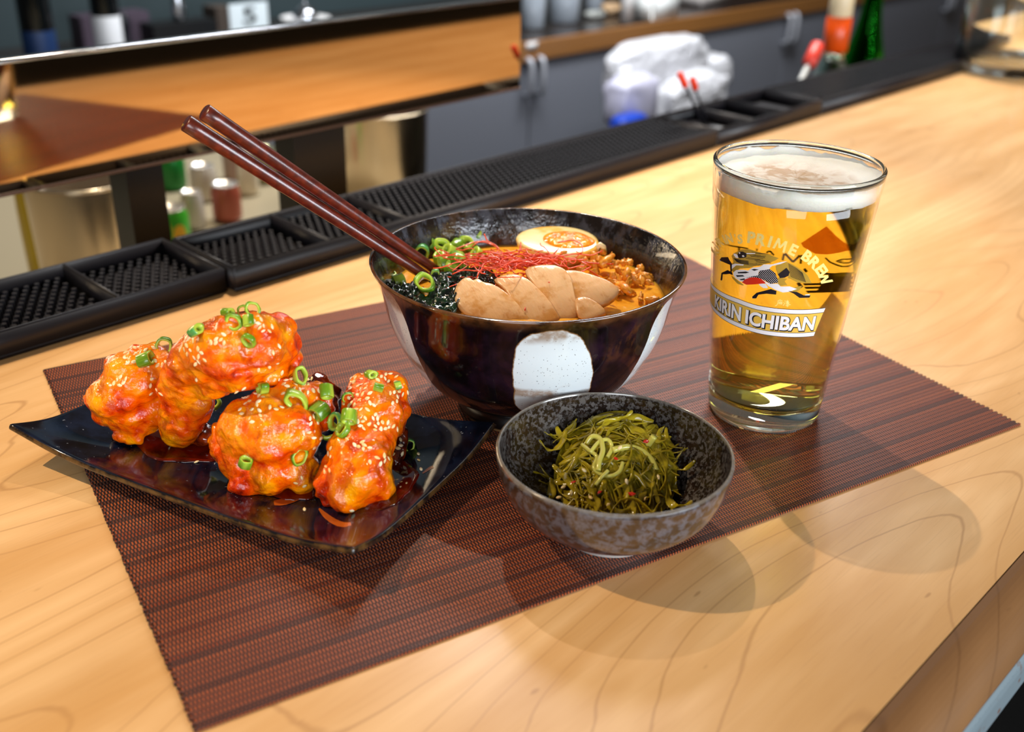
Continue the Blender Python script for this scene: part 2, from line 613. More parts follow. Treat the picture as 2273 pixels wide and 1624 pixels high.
def cabinet(u0, u1, label, hu, sides):
    root = thing('cabinet', label, 'cabinet', cw((u0 + u1) / 2, 1.72, -1.07), 'grey cabinets under the back bar')
    bm = bmesh.new()
    box(bm, cw((u0 + u1) / 2, 1.765, -0.632), u1 - u0 - 0.002, 0.65, 0.874)
    link('carcass', mesh(bm), M_CAB, root, smooth=False)
    mid = (u0 + u1) / 2
    for (a, b, s) in ((u0, mid, 0), (mid, u1, 1)):
        bm = bmesh.new()
        box(bm, cw((a + b) / 2, 1.4305, -0.62), b - a - 0.004, 0.018, 0.84, bevel=0.001)
        d = link('door', mesh(bm), M_CAB, root, smooth=False)
        hx = mid + (-0.021 if s == 0 else 0.021)
        bm = bmesh.new()
        tube(bm, [cw(hx, 1.421, -0.186), cw(hx, 1.402, -0.19), cw(hx, 1.398, -0.20), cw(hx, 1.398, -0.262), cw(hx, 1.402, -0.272), cw(hx, 1.421, -0.276)], 0.0072, 10)
        h = link('handle', mesh(bm), M_SATIN, root)
        h.parent = d
        h.matrix_parent_inverse = Matrix()
        h.location = -Vector(d.location)


cabinet(0.93, 2.13, 'grey cabinet with twin bar handles right of the mirror panel edge', 0, 0)
cabinet(2.132, 3.332, 'grey cabinet behind the orange labelled bottle', 0, 0)
cabinet(3.334, 4.534, 'far dark end cabinet behind the green bottle and pitcher', 0, 0)
cabinet(-0.28, 0.928, 'grey cabinet hidden mostly behind the steel panel', 0, 0)

# low bench with plastic wrapped bundle in front of the cabinets
bn = thing('low_bench', 'low dark bench under the wrapped white bundles', 'bench', cw(1.93, 1.27, -1.07))
bm = bmesh.new()
box(bm, cw(1.93, 1.26, -0.455), 0.75, 0.25, 0.03)
link('seat', mesh(bm), M_BLACK, bn, smooth=False)
for du in (-0.34, 0.34):
    for dv in (-0.1, 0.1):
        bm = bmesh.new()
        box(bm, cw(1.93 + du, 1.26 + dv, -0.77), 0.03, 0.03, 0.60)
        link('leg', mesh(bm), M_BLACK, bn, smooth=False)


def lump(bm, c, sx, sy, sz, seed, amp=0.1, f=6.0):
    """soft crumpled block"""
    r = bmesh.ops.create_icosphere(bm, subdivisions=4, radius=1.0)
    for v in r['verts']:
        p = v.co.copy()
        q = Vector([math.copysign(abs(a) ** 0.55, a) for a in p])
        k = 1 + amp * noise.noise(p * 2.1 + Vector((seed, 0, 0))) + amp * 0.5 * noise.noise(p * f + Vector((0, seed, 0)))
        v.co = Vector(c) + (CU * (q.x * sx / 2) + CV * (q.y * sy / 2) + Vector((0, 0, q.z * sz / 2))) * k


mw = Mat('clear_wrap')
mw.bsdf(color=lin('#f2f2f6'), rough=0.22, spec=0.7, normal=mw.bump(mw.noise(mw.coord(), 18, 4, 0.6), 0.9, 0.03))
for (x0, x1, y0, y1, v, nm, lb, sd, mt) in [
    (1476, 1590, 186, 292, 1.17, 'napkin_bundle', 'white wrapped bundle with rounded edges behind the red tipped picks', 1, mw.m),
    (1366, 1556, 112, 182, 1.285, 'napkin_bundle', 'crumpled greyish wrapped bundle lying on top of the white ones', 2, mw.m),
    (1362, 1440, 182, 266, 1.165, 'napkin_bundle', 'white wrapped bundle with lilac tint beside the grey cabinet door', 3, plain('lilac_wrap', '#d8d6ea', 0.3)),
    (1560, 1600, 130, 190, 1.30, 'napkin_bundle', 'white wrapped bundle highest at the right of the pile', 4, mw.m)]:
    p0, p1 = atv(x0, y0, v), atv(x1, y1, v)
    bm = bmesh.new()
    c = (atv((x0 + x1) / 2, (y0 + y1) / 2, v))
    lump(bm, c, (p1 - p0).dot(CU), 0.085, abs(p0.z - p1.z) * 1.1, sd, 0.10)
    tag(link(nm, mesh(bm), mt), lb, 'bundle', 'wrapped bundles on the low bench')
p = atv(1395, 286, 1.10)
bm = bmesh.new()
lump(bm, p, 0.11, 0.05, 0.07, 9, 0.05)
tag(link('blue_pouch', mesh(bm), plain('blue_vinyl', '#1743b8', 0.35)), 'bright blue pouch at the foot of the wrapped bundles', 'pouch')

# small vessels and signs on the back bar
def clear_glass(name, tint='#f4f7f8', rough=0.02, ior=1.45):
    m = Mat(name)
    g = m.n('BsdfGlass', {'Color': lin(tint), 'Roughness': rough, 'IOR': ior})
    m.t.links.new(g.outputs[0], m.out.inputs[0])
    return m.m


M_GLASS = clear_glass('clear_glass', '#fbfdfc', 0.0, 1.5)
M_FROST = plain('cloudy_glass', '#b9c2cc', 0.2, trans=0.45)


def base_on_top(px, py, z=ZB):
    return at(px, py, z)


def tumbler(px, py, wpx, h, label, mat=None):
    b = at(px, py, ZB)
    d = (b - CAM).length
    r = wpx / 2 * d / FPX
    bm = bmesh.new()
    lathe(bm, [(0, 0), (r * 0.8, 0), (r * 0.84, 0.004), (r, h), (r * 0.95, h), (r * 0.78, 0.012), (0, 0.012)], b, 40)
    return tag(link('drinking_glass', mesh(bm), mat or M_FROST, loc=b), label, 'glass', 'glasses on the back bar')


tumbler(1183, 62, 54, 0.13, 'clear tumbler nearest the mirror panel edge on the back bar')
tumbler(1252, 48, 70, 0.13, 'wider clear tumbler second from the mirror panel edge')
tumbler(1318, 22, 42, 0.12, 'small clear glass third along on the back bar')
for (px, py, w, h, dp, nm, lb, ct_, mt) in [
    (1477, 46, 92, 0.07, 0.08, 'napkin_box', 'pale box at the front of the back bar above the bundles', 'box', plain('pale_card', '#dcdedb', 0.5)),
    (1332, 42, 44, 0.018, 0.04, 'coaster_stack', 'low grey stack of coasters between glass and white tube', 'coaster', plain('coaster_grey', '#aeb0aa', 0.6)),
    (1368, 34, 40, 0.03, 0.04, 'cork_block', 'tan block beside the white tube on the back bar', 'block', plain('tan_cork', '#c9a67e', 0.7)),
    (1590, 12, 110, 0.05, 0.2, 'folded_towel', 'folded grey white towel at the far end of the back bar edge', 'towel', plain('towel_grey', '#b9b2ae', 0.8))]:
    b = at(px, py, ZB)
    d = (b - CAM).length
    bm = bmesh.new()
    box(bm, b + CV * dp / 2 + Vector((0, 0, h / 2 + 0.0005)), w * d / FPX, dp, h, bevel=0.006)
    tag(link(nm, mesh(bm), mt), lb, ct_)
b = at(1390, 50, ZB)
bm = bmesh.new()
lathe(bm, [(0, 0.0005), (0.017, 0.0005), (0.017, 0.10), (0.012, 0.106), (0, 0.106)], b, 24)
tag(link('white_tube', mesh(bm), M_WHITE), 'upright white tube standing on the wood edge of the back bar', 'tube')
p = atv(1181, 101, VB - 0.0095)
bm = bmesh.new()
box(bm, p, 0.038, 0.002, 0.016, bevel=0.0006)
tag(link('edge_label', mesh(bm), M_WHITE), 'small white label stuck on the brown back bar edge', 'label')


def dark_bottle(px, wpx, ztop, v, label, sticker, sz0, sz1, wband=None):
    """stands on the back bar; its lower part shows above the mirror panel"""
    c = atv(px, 40, v)
    d = (c - CAM).length
    r = wpx / 2 * d / FPX
    base = Vector((c.x, c.y, ZB))
    root = thing('dark_bottle', label, 'bottle', base, 'dark bottles behind the steel panel')
    bm = bmesh.new()
    H_ = ztop - ZB
    lathe(bm, smooth_prof([(0, 0), (r * 0.9, 0), (r, 0.006), (r, H_ * 0.55), (r * 0.9, H_ * 0.66), (r * 0.42, H_ * 0.80), (r * 0.38, H_)], 4) + [(0, H_)], base, 40)
    link('body', mesh(bm), plain('dark_bottle_glass', '#0c0f10', 0.08), root)
    bm = bmesh.new()
    lathe(bm, [(r + 0.0004, sz0), (r + 0.0006, sz0 + 0.001), (r + 0.0006, sz1 - 0.001), (r + 0.0004, sz1)], base, 40)
    link('paper_label', mesh(bm), plain('bottle_label', sticker, 0.45), root)
    return root


dark_bottle(78, 62, 0.14, 1.78, 'dark bottle with a navy label over the far end of the panel', '#12305c', 0.005, 0.085)
dark_bottle(235, 54, 0.15, 1.78, 'dark bottle with a bright white label above the mirrored counter', '#f1f2f4', 0.01, 0.10)
for (px0, px1, y0, y1, v, nm, lb, ct_, mt) in [
    (268, 288, 28, 88, 1.82, 'pepper_mill', 'thin black mill right of the white labelled bottle', 'mill', plain('mill_black', '#14161c', 0.3)),
    (330, 468, 38, 78, 1.84, 'black_box', 'flat black box between the mill and the number sign', 'box', plain('box_black', '#050608', 0.5)),
    (180, 322, 20, 95, 1.96, 'mauve_box', 'dusty mauve box behind the white labelled bottle', 'box', plain('box_mauve', '#4a3d4a', 0.6)),
    (470, 508, 10, 60, 1.90, 'brown_box', 'narrow brown box left of the number sign', 'box', plain('box_brown', '#4b4038', 0.6))]:
    p0, p1 = atv(px0, y1, v), atv(px1, y0, v)
    top = p1.z
    bm = bmesh.new()
    c = atv((px0 + px1) / 2, y1, v)
    wd_ = (p1 - p0).dot(CU)
    if nm == 'pepper_mill':
        lathe(bm, smooth_prof([(0, ZB), (wd_ / 2, ZB), (wd_ * 0.42, ZB + 0.05), (wd_ * 0.5, top - 0.02), (wd_ * 0.3, top), (0, top)], 4), (c.x, c.y, 0), 24)
    else:
        box(bm, Vector((c.x, c.y, (top + ZB) / 2)), wd_, 0.06, top - ZB, bevel=0.002)
    tag(link(nm, mesh(bm), mt, smooth=False), lb, ct_)
# chrome pourer on the black box
p = atv(397, 36, 1.86)
bm = bmesh.new()
zt = atv(400, 40, 1.84).z
lathe(bm, smooth_prof([(0, zt), (0.014, zt), (0.012, zt + 0.05), (0.006, zt + 0.07), (0.005, zt + 0.10)], 4) + [(0, zt + 0.1)], (atv(398, 40, 1.84).x, atv(398, 40, 1.84).y, 0), 24)
tag(link('chrome_pourer', mesh(bm), M_CHROME), 'chrome pourer standing on the flat black box', 'pourer')
# number sign
p0, p1 = atv(513, 58, 1.74), atv(594, 2, 1.74)
c = (atv(513, 58, 1.74) + atv(594, 58, 1.74)) / 2
root = thing('number_sign', 'white table number sign with a black numeral above the mirror panel', 'sign', (c.x, c.y, ZB))
bm = bmesh.new()
sw = (p1 - p0).dot(CU)
box(bm, Vector((c.x, c.y, (p1.z + ZB) / 2)), sw, 0.004, p1.z - ZB, bevel=0.001)
link('board', mesh(bm), plain('sign_white', '#dde8ec', 0.5), root, smooth=False)


def text_mesh(body, extrude=0.0, offset=0.0, res=4):
    cu = bpy.data.curves.new('text', 'FONT')
    cu.body = body
    cu.size = 1.0
    cu.offset = offset
    cu.extrude = extrude
    cu.resolution_u = res
    o = bpy.data.objects.new('text', cu)
    COL.objects.link(o)
    bpy.context.view_layer.update()
    me = bpy.data.meshes.new_from_object(o.evaluated_get(bpy.context.evaluated_depsgraph_get()))
    bpy.data.objects.remove(o)
    bpy.data.curves.remove(cu)
    return me


me = text_mesh('5', 0.0, 0.02)
xs = [v.co.x for v in me.vertices]
ys = [v.co.y for v in me.vertices]
q0, q1 = atv(541, 55, 1.737), atv(567, 14, 1.737)
for v in me.vertices:
    a = (v.co.x - min(xs)) / (max(xs) - min(xs))
    b = (v.co.y - min(ys)) / (max(ys) - min(ys))
    u = q0.dot(CU) + (q1 - q0).dot(CU) * a
    v.co = cw(u, 1.7372, q0.z + (q1.z - q0.z) * b)
link('printed_numeral', me, plain('numeral_black', '#0c1416', 0.5), root, smooth=False)
# white dish with a steel dome
b = atv(678, 38, 1.74)
root = thing('white_dish', 'white dish with a small steel dome right of the number sign', 'dish', (b.x, b.y, ZB))
bm = bmesh.new()
lathe(bm, [(0, ZB), (0.04, ZB), (0.05, b.z - 0.012), (0.058, b.z), (0.055, b.z), (0.045, b.z - 0.008), (0, b.z - 0.008)], (b.x, b.y, 0), 40)
link('plate', mesh(bm), M_WHITE, root)
bm = bmesh.new()
lathe(bm, smooth_prof([(0.03, b.z - 0.008), (0.027, b.z + 0.012), (0.016, b.z + 0.024), (0.004, b.z + 0.03), (0.004, b.z + 0.036)], 5) + [(0, b.z + 0.036)], (b.x, b.y, 0), 32)
link('dome', mesh(bm), M_CHROME, root)

# bottles rising behind the far bar mat
def rail_bottle(px, v, label, prof, parts, name='liquor_bottle', zb=-0.32):
    c = atv(px, 90, v)
    base = Vector((c.x, c.y, zb))
    root = thing(name, label, 'bottle', base, 'bottles in the rail behind the far bar mat')
    for nm, pr, mt in [('body', prof, parts[0][1])] + [(a, b_, c_) for a, c_, b_ in parts[1:]]:
        bm = bmesh.new()
        lathe(bm, pr, Vector((base.x, base.y, 0)), 40)
        link(nm, mesh(bm), mt, root)
    return root


zr = atv(1862, 112, 0.44).z          # lower edge of the orange band
zo = atv(1866, 36, 0.44).z
rail_bottle(1856, 0.44, 'clear bottle with an orange neck band and cream cap behind the far bar mat',
            smooth_prof([(0.0, -0.32), (0.036, -0.32), (0.038, -0.31), (0.038, zr - 0.085), (0.030, zr - 0.045), (0.0185, zr - 0.012), (0.0165, zr), (0.0165, zo + 0.06)], 5) + [(0, zo + 0.06)],
            [('body', clear_glass('bottle_glass', '#dfe6dc', 0.03)), ('neck_band', plain('orange_band', '#f0550f', 0.3), [(0.0172, zr), (0.0192, zr + 0.002), (0.0192, zo - 0.001), (0.0172, zo)]),
             ('cap', plain('cream_cap', '#f1dfb8', 0.35), [(0.0175, zo + 0.0005), (0.0182, zo + 0.002), (0.0178, zo + 0.07), (0.0, zo + 0.07)])])
zg = atv(1925, 60, 0.47).z
rail_bottle(1924, 0.47, 'green glass bottle with sloping shoulders behind the far bar mat',
            smooth_prof([(0.0, -0.32), (0.040, -0.32), (0.042, -0.31), (0.042, zg - 0.10), (0.035, zg - 0.06), (0.021, zg), (0.0145, zg + 0.05), (0.0135, zg + 0.12)], 5) + [(0, zg + 0.12)],
            [('body', clear_glass('green_glass', '#2f9a30', 0.03))])
bt = thing('speed_rail', 'black steel rail hidden behind the far bar mat carrying the two bottles', 'rail', cw(1.2, 0.45, -0.34))
bm = bmesh.new()
box(bm, cw(1.2, 0.455, -0.326), 0.7, 0.16, 0.010)
box(bm, cw(1.2, 0.378, -0.27), 0.7, 0.004, 0.10)
link('trough', mesh(bm), M_BLACK, bt, smooth=False)
bm = bmesh.new()
box(bm, cw(1.2, 0.360, -0.28), 0.5, 0.036, 0.02)
link('bracket', mesh(bm), M_BLACK, bt, smooth=False)


def pick(p0, p1, r, head, label, hc, sc, name='cocktail_pick', group=None):
    """thin stick from p0 up to p1 with a coloured head"""
    p0, p1 = Vector(p0), Vector(p1)
    root = thing(name, label, 'pick', p0, group)
    d = (p1 - p0)
    bm = bmesh.new()
    tube(bm, [p0, p0 + d * (1 - head)], r, 8)
    link('stick', mesh(bm), plain(name + '_stick', sc, 0.4), root)
    bm = bmesh.new()
    q = p0 + d * (1 - head)
    tube(bm, [q - d * 0.01, q + d * 0.02, p1 - d * 0.03, p1], [r * 1.3, r * 2.4, r * 2.4, r * 1.2], 10)
    link('head', mesh(bm), plain(name + '_head', hc, 0.35), root)
    return root


pick(cw(0.610, 0.295, 0.0045), atv(1508, 162, 0.300), 0.0016, 0.24, 'black pick with red tip leaning at the left in the deep mat compartment', '#e8412a', '#1a1a20', group='red tipped picks in the bar mat')
pick(cw(0.620, 0.298, 0.0045), atv(1536, 172, 0.302), 0.0016, 0.24, 'black pick with red tip standing at the right in the deep mat compartment', '#e23a1c', '#1a1a20', group='red tipped picks in the bar mat')
pick(atv(1760, 215, 0.385), atv(1817, 98, 0.40), 0.0042, 0.40, 'pale stick with a red tip leaning beside the orange banded bottle', '#e04436', '#cfd2d0', name='muddler')

# glass pitcher at the far right of the counter
pc = at(2225, 160, 0.0)
pr_ = 0.072
root = thing('pitcher', 'thick clear glass pitcher at the far end of the counter', 'pitcher', pc)
bm = bmesh.new()
lathe(bm, [(0, 0.003), (pr_ * 0.80, 0.003), (pr_ * 0.84, 0.0), (pr_ * 0.95, 0.004), (pr_, 0.02), (pr_ * 0.97, 0.10), (pr_ * 1.02, 0.20), (pr_ * 0.96, 0.20), (pr_ * 0.90, 0.10), (pr_ * 0.90, 0.03), (pr_ * 0.78, 0.017), (0, 0.014)], pc, 64)
link('body', mesh(bm), M_GLASS, root)
hd = (CU * 0.9 - CV * 0.3).normalized()
bm = bmesh.new()
tube(bm, [pc + hd * (pr_ * 0.97) + Vector((0, 0, 0.17)), pc + hd * (pr_ + 0.03) + Vector((0, 0, 0.165)), pc + hd * (pr_ + 0.045) + Vector((0, 0, 0.12)), pc + hd * (pr_ + 0.03) + Vector((0, 0, 0.06)), pc + hd * (pr_ * 0.97) + Vector((0, 0, 0.05))], 0.008, 12)
link('handle', mesh(bm), M_GLASS, root)
# ------------------------------------------------------------------ woven placemat
MW, MH = 0.468, 0.327
MT = 0.0012                         # top of the mat
m = Mat('woven_vinyl')
co = m.coord()
sep = m.n('SeparateXYZ', {0: co})
X, Y = sep.outputs[0], sep.outputs[1]
yy = m.math('DIVIDE', Y, 0.0030)
row = m.math('FLOOR', yy)
xx = m.math('ADD', m.math('DIVIDE', X, 0.00155), m.math('MULTIPLY', m.math('MODULO', m.math('ADD', row, 400.0), 2.0), 0.5))
fx = m.math('ABSOLUTE', m.math('SUBTRACT', m.math('FRACT', xx), 0.5))
fy = m.math('ABSOLUTE', m.math('SUBTRACT', m.math('FRACT', yy), 0.5))
bar = m.math('MULTIPLY', m.math('SUBTRACT', 1.0, m.step(fx, 0.15, 0.33)), m.math('SUBTRACT', 1.0, m.step(fy, 0.34, 0.50)))
cr = m.n('CombineXYZ', {0: 0.0, 1: m.math('MULTIPLY', row, 0.413), 2: 0.0})
rn = m.n('TexWhiteNoise', {0: cr}, noise_dimensions='3D').outputs[0]
r6 = m.math('FRACT', m.math('DIVIDE', row, 6.0))
dk = m.math('LESS_THAN', m.math('ABSOLUTE', m.math('SUBTRACT', r6, 0.0)), 0.05)
dark_row = m.math('MAXIMUM', m.math('MULTIPLY', dk, 0.62), m.math('MULTIPLY', m.math('GREATER_THAN', rn, 0.88), 0.5))
thread = m.mix(m.math('MULTIPLY', rn, 0.7), lin('#b2582c'), lin('#863e24'))
thread = m.mix(m.math('GREATER_THAN', rn, 0.93), thread, lin('#c4551f'))
col = m.mix(bar, lin('#1c0f13'), thread)
col = m.mix(dark_row, col, lin('#231014'))
m.bsdf(color=col, rough=m.math('MULTIPLY_ADD', bar, -0.1, 0.5), normal=m.bump(bar, 0.8, 0.0007), spec=0.45)
M_WOVEN = m.m
verts, faces = [], []
nt = 109
rnd = random.Random(3)
top = []
for side in (1, -1):
    for i in range(nt):
        for k, (f, e) in enumerate(((0.0, -0.0011), (0.12, 0.0006), (0.52, 0.0006), (0.64, -0.0011))):
            y = -MH / 2 + (i + f) * MH / nt
            ex = e + (rnd.random() - 0.5) * 0.0006
            top.append((side * (MW / 2 + ex), side * y))
bm = bmesh.new()
tv = [bm.verts.new((x, y, MT)) for x, y in top]
f = bm.faces.new(tv)
r = bmesh.ops.extrude_face_region(bm, geom=[f])
for g in r['geom']:
    if isinstance(g, bmesh.types.BMVert):
        g.co.z = 0.0002
o = link('placemat', mesh(bm), M_WOVEN, smooth=False, loc=(0, 0, 0))
tag(o, 'woven rust brown vinyl placemat under the plate, bowls and beer', 'placemat')

# ------------------------------------------------------------------ noodle bowl
BX, BY, BR, BH = -0.00199, -0.00799, 0.08508, 0.0900
BC = Vector((BX, BY, 0))
m = Mat('tenmoku_glaze')
co = m.coord()
sep = m.n('SeparateXYZ', {0: co})
ang = m.math('ARCTAN2', sep.outputs[1], sep.outputs[0])
rad = m.n('VectorMath', {0: m.n('CombineXYZ', {0: sep.outputs[0], 1: sep.outputs[1], 2: 0.0})}, operation='LENGTH').outputs['Value']
Z = sep.outputs[2]
n1 = m.noise(co, 55, 4, 0.6)
n2 = m.noise(m.mapping(co, scale=(1, 1, 0.55)), 130, 4, 0.65)
n3 = m.noise(co, 22, 3, 0.6)
n4 = m.noise(co, 300, 3, 0.6)
base = m.mix(m.step(n1, 0.40, 0.72), lin('#0d0708'), lin('#241320'))
base = m.mix(m.math('MULTIPLY', m.step(n3, 0.55, 0.75), m.step(n2, 0.45, 0.65)), base, lin('#5a3213'))
# brown break at the rim
rim = m.math('MULTIPLY', m.step(Z, 0.081, 0.0895), m.step(n1, 0.30, 0.60))
base = m.mix(m.math('MULTIPLY', rim, 0.75), base, lin('#7a4c22'))
# glaze runs on the inside wall: bluish silvery mottling
inside = m.math('GREATER_THAN', Z, 0.0)
geo = m.n('NewGeometry')
nrm = m.n('SeparateXYZ', {0: m.n('VectorTransform', {0: geo.outputs['Normal']}, vector_type='NORMAL', convert_from='WORLD', convert_to='OBJECT')})
inw = m.math('MULTIPLY_ADD', m.math('ADD', m.math('MULTIPLY', nrm.outputs[0], sep.outputs[0]), m.math('MULTIPLY', nrm.outputs[1], sep.outputs[1])), -200.0, 0.5)
inw = m.n('Clamp', {0: inw}).outputs[0]
spk = m.math('MULTIPLY', m.step(n2, 0.44, 0.62), m.step(n3, 0.33, 0.55))
inner = m.mix(spk, lin('#17100d'), lin('#4a4c55'))
inner = m.mix(m.math('MULTIPLY', m.step(n1, 0.52, 0.7), 0.7), inner, lin('#4a331c'))
base = m.mix(m.math('MULTIPLY', inw, m.step(Z, 0.05, 0.055)), base, inner)
# white slip patches, each with its own outline
CAMANG = math.atan2(CAM.y - BY, CAM.x - BX)
patch = None
pz = None
wn = m.math('MULTIPLY', m.math('SUBTRACT', m.noise(co, 50, 4, 0.6), 0.5), 0.75)
for k, (da, aw, zc, zw) in enumerate([(0.20, 0.275, 0.0525, 0.0305), (1.07, 0.15, 0.050, 0.034), (-1.02, 0.17, 0.055, 0.033), (2.2, 0.3, 0.045, 0.03), (3.1, 0.3, 0.045, 0.03), (-2.3, 0.3, 0.045, 0.03)]):
    a_ = CAMANG + da
    d = m.math('SUBTRACT', ang, a_)
    d = m.math('WRAP', d, math.pi, -math.pi)
    zz = m.math('DIVIDE', m.math('SUBTRACT', Z, zc), zw)
    aa = m.math('DIVIDE', m.math('ADD', d, m.math('MULTIPLY', zz, 0.05 if k == 0 else 0.0)), m.math('MULTIPLY_ADD', zz, -0.16 * aw, aw))
    sq = m.math('ADD', m.math('POWER', m.math('ABSOLUTE', aa), 3.0), m.math('POWER', m.math('ABSOLUTE', zz), 3.2))
    v = m.math('SUBTRACT', 1.0, m.math('ADD', sq, wn))
    patch = v if patch is None else m.math('MAXIMUM', patch, v)
outw = m.math('SUBTRACT', 1.0, inw)
wm = m.math('MULTIPLY', m.step(patch, 0.0, 0.10), outw)
edge = m.math('MULTIPLY', m.step(patch, -0.06, 0.04), outw)
white = m.mix(m.step(m.voro(co, 620), 0.10, 0.16), lin('#3a3026'), lin('#dfe6e8'))
wz = m.math('ADD', Z, m.math('MULTIPLY', m.math('SUBTRACT', n3, 0.5), 0.014))
band = m.math('MULTIPLY', m.math('SUBTRACT', 1.0, m.step(m.math('ABSOLUTE', m.math('SUBTRACT', wz, 0.044)), 0.0012, 0.0045)), m.step(n1, 0.40, 0.56))
topb = m.math('MULTIPLY', m.step(wz, 0.0745, 0.080), m.step(n1, 0.38, 0.55))
white = m.mix(m.math('MULTIPLY', m.math('MAXIMUM', band, topb), 0.8), white, lin('#8a6238'))
base = m.mix(edge, base, lin('#8a5f30'))
base = m.mix(wm, base, white)
m.bsdf(color=base, rough=m.math('ADD', m.math('MULTIPLY_ADD', n2, 0.10, 0.06), m.math('MULTIPLY', inw, 0.06)), coat=0.4, coat_rough=0.04, spec=0.6,
       normal=m.bump(m.math('ADD', m.math('MULTIPLY', n1, 0.6), m.math('ADD', m.math('MULTIPLY', m.math('MULTIPLY', n4, inw), 5.0), m.math('MULTIPLY', wm, 0.5))), 0.16, 0.0012))
M_TENMOKU = m.m
outer = [(0.0372, 0.0118), (0.046, 0.0165), (0.0565, 0.025), (0.0655, 0.036), (0.0725, 0.050), (0.0765, 0.062), (0.0788, 0.073), (0.0818, 0.083), (0.0846, 0.0888)]
inner = [(0.0850, 0.0899), (0.0838, 0.0902), (0.0826, 0.0893), (0.0790, 0.082), (0.0755, 0.072), (0.073, 0.061), (0.068, 0.048), (0.060, 0.034), (0.045, 0.022), (0.02, 0.016), (0.0, 0.0155)]
prof = [(0.0, 0.0095), (0.033, 0.0095)] + smooth_prof(outer, 4) + smooth_prof(inner, 4)
bowl = thing('noodle_bowl', 'large black glazed bowl with white patches holding orange broth', 'bowl', BC + Vector((0, 0, MT)))
bm = bmesh.new()
lathe(bm, prof, BC, 128)
link('bowl_body', mesh(bm), M_TENMOKU, bowl)
bm = bmesh.new()
lathe(bm, [(0.0335, 0.0115), (0.0368, 0.0118), (0.0372, 0.004), (0.0365, MT + 0.0001), (0.0335, MT + 0.0001), (0.0315, 0.005)], BC, 96, closed=True)
m = Mat('foot_clay')
zs = m.n('SeparateXYZ', {0: m.coord()}).outputs[2]
m.bsdf(color=m.mix(m.step(zs, 0.0008, 0.002), lin('#b58a58'), lin('#100a0a')), rough=0.35)
link('foot_ring', mesh(bm), m.m, bowl)

# ------------------------------------------------------------------ small bowl
SX, SY, SR, SH = -0.03001, -0.13194, 0.05407, 0.0450
SC = Vector((SX, SY, 0))
m = Mat('speckled_glaze')
co = m.coord()
sep = m.n('SeparateXYZ', {0: co})
Z = sep.outputs[2]
v1 = m.noise(co, 480, 4, 0.62)
v2 = m.noise(co, 260, 4, 0.65, 0.4)
v3 = m.noise(co, 40, 3, 0.6)
geo = m.n('NewGeometry')
nrm = m.n('SeparateXYZ', {0: m.n('VectorTransform', {0: geo.outputs['Normal']}, vector_type='NORMAL', convert_from='WORLD', convert_to='OBJECT')})
inw = m.n('Clamp', {0: m.math('MULTIPLY_ADD', m.math('ADD', m.math('MULTIPLY', nrm.outputs[0], sep.outputs[0]), m.math('MULTIPLY', nrm.outputs[1], sep.outputs[1])), -300.0, 0.5)}).outputs[0]
ins = m.mix(m.step(v1, 0.46, 0.56), lin('#1c1411'), lin('#57524f'))
ins = m.mix(m.math('MULTIPLY', m.step(v2, 0.50, 0.60), 0.65), ins, lin('#2a1b12'))
ex = m.mix(m.step(v2, 0.42, 0.56), lin('#58565c'), lin('#3c2a1a'))
ex = m.mix(m.math('MULTIPLY', m.step(v1, 0.52, 0.62), 0.55), ex, lin('#3b332f'))
bot = m.math('SUBTRACT', 1.0, m.step(m.math('ADD', Z, m.math('MULTIPLY', m.math('SUBTRACT', v3, 0.5), 0.008)), 0.0135, 0.0160))
ex = m.mix(bot, ex, m.mix(m.step(v2, 0.45, 0.6), lin('#a2672c'), lin('#6e441c')))
cc = m.mix(inw, ex, ins)
rimm = m.math('MULTIPLY', m.step(Z, 0.0425, 0.0442), 0.55)
cc = m.mix(rimm, cc, lin('#8d8478'))
m.bsdf(color=cc, rough=m.math('MULTIPLY_ADD', v1, 0.22, 0.05), coat=0.5, coat_rough=0.04, spec=0.6, normal=m.bump(v1, 0.10, 0.0007))
outer = [(0.0240, 0.0085), (0.033, 0.0104), (0.0415, 0.0158), (0.0485, 0.0235), (0.0525, 0.0335), (0.0540, 0.0420)]
inner = [(0.0541, 0.0444), (0.0533, 0.0451), (0.0523, 0.0442), (0.0508, 0.034), (0.0465, 0.0245), (0.039, 0.0155), (0.028, 0.0100), (0.012, 0.0088), (0.0, 0.0086)]
sb = thing('small_bowl', 'small grey brown speckled bowl holding green seaweed salad', 'bowl', SC + Vector((0, 0, MT)))
bm = bmesh.new()
lathe(bm, [(0.0, 0.0065), (0.022, 0.0065)] + smooth_prof(outer, 5) + smooth_prof(inner, 5), SC, 112)
link('bowl_body', mesh(bm), m.m, sb)
bm = bmesh.new()
lathe(bm, [(0.0215, 0.0080), (0.0239, 0.0086), (0.0238, MT + 0.0001), (0.0218, MT + 0.0001)], SC, 80, closed=True)
link('foot_ring', mesh(bm), plain('pale_clay', '#d9d3cc', 0.5), sb)

# ------------------------------------------------------------------ pint of beer
GX, GY, GH, GRT, GRB = 0.11572, -0.07953, 0.14662, 0.04371, 0.03082
GC = Vector((GX, GY, 0))
GK = (GRT - GRB) / GH


def gr(z):
    return GRB + GK * z


glass = thing('pint_glass', 'tapered pint glass with a printed beer emblem at the right of the bowl', 'glass', GC + Vector((0, 0, MT)))
TH = 0.0010
ZI = 0.0155
ZR = 0.1430
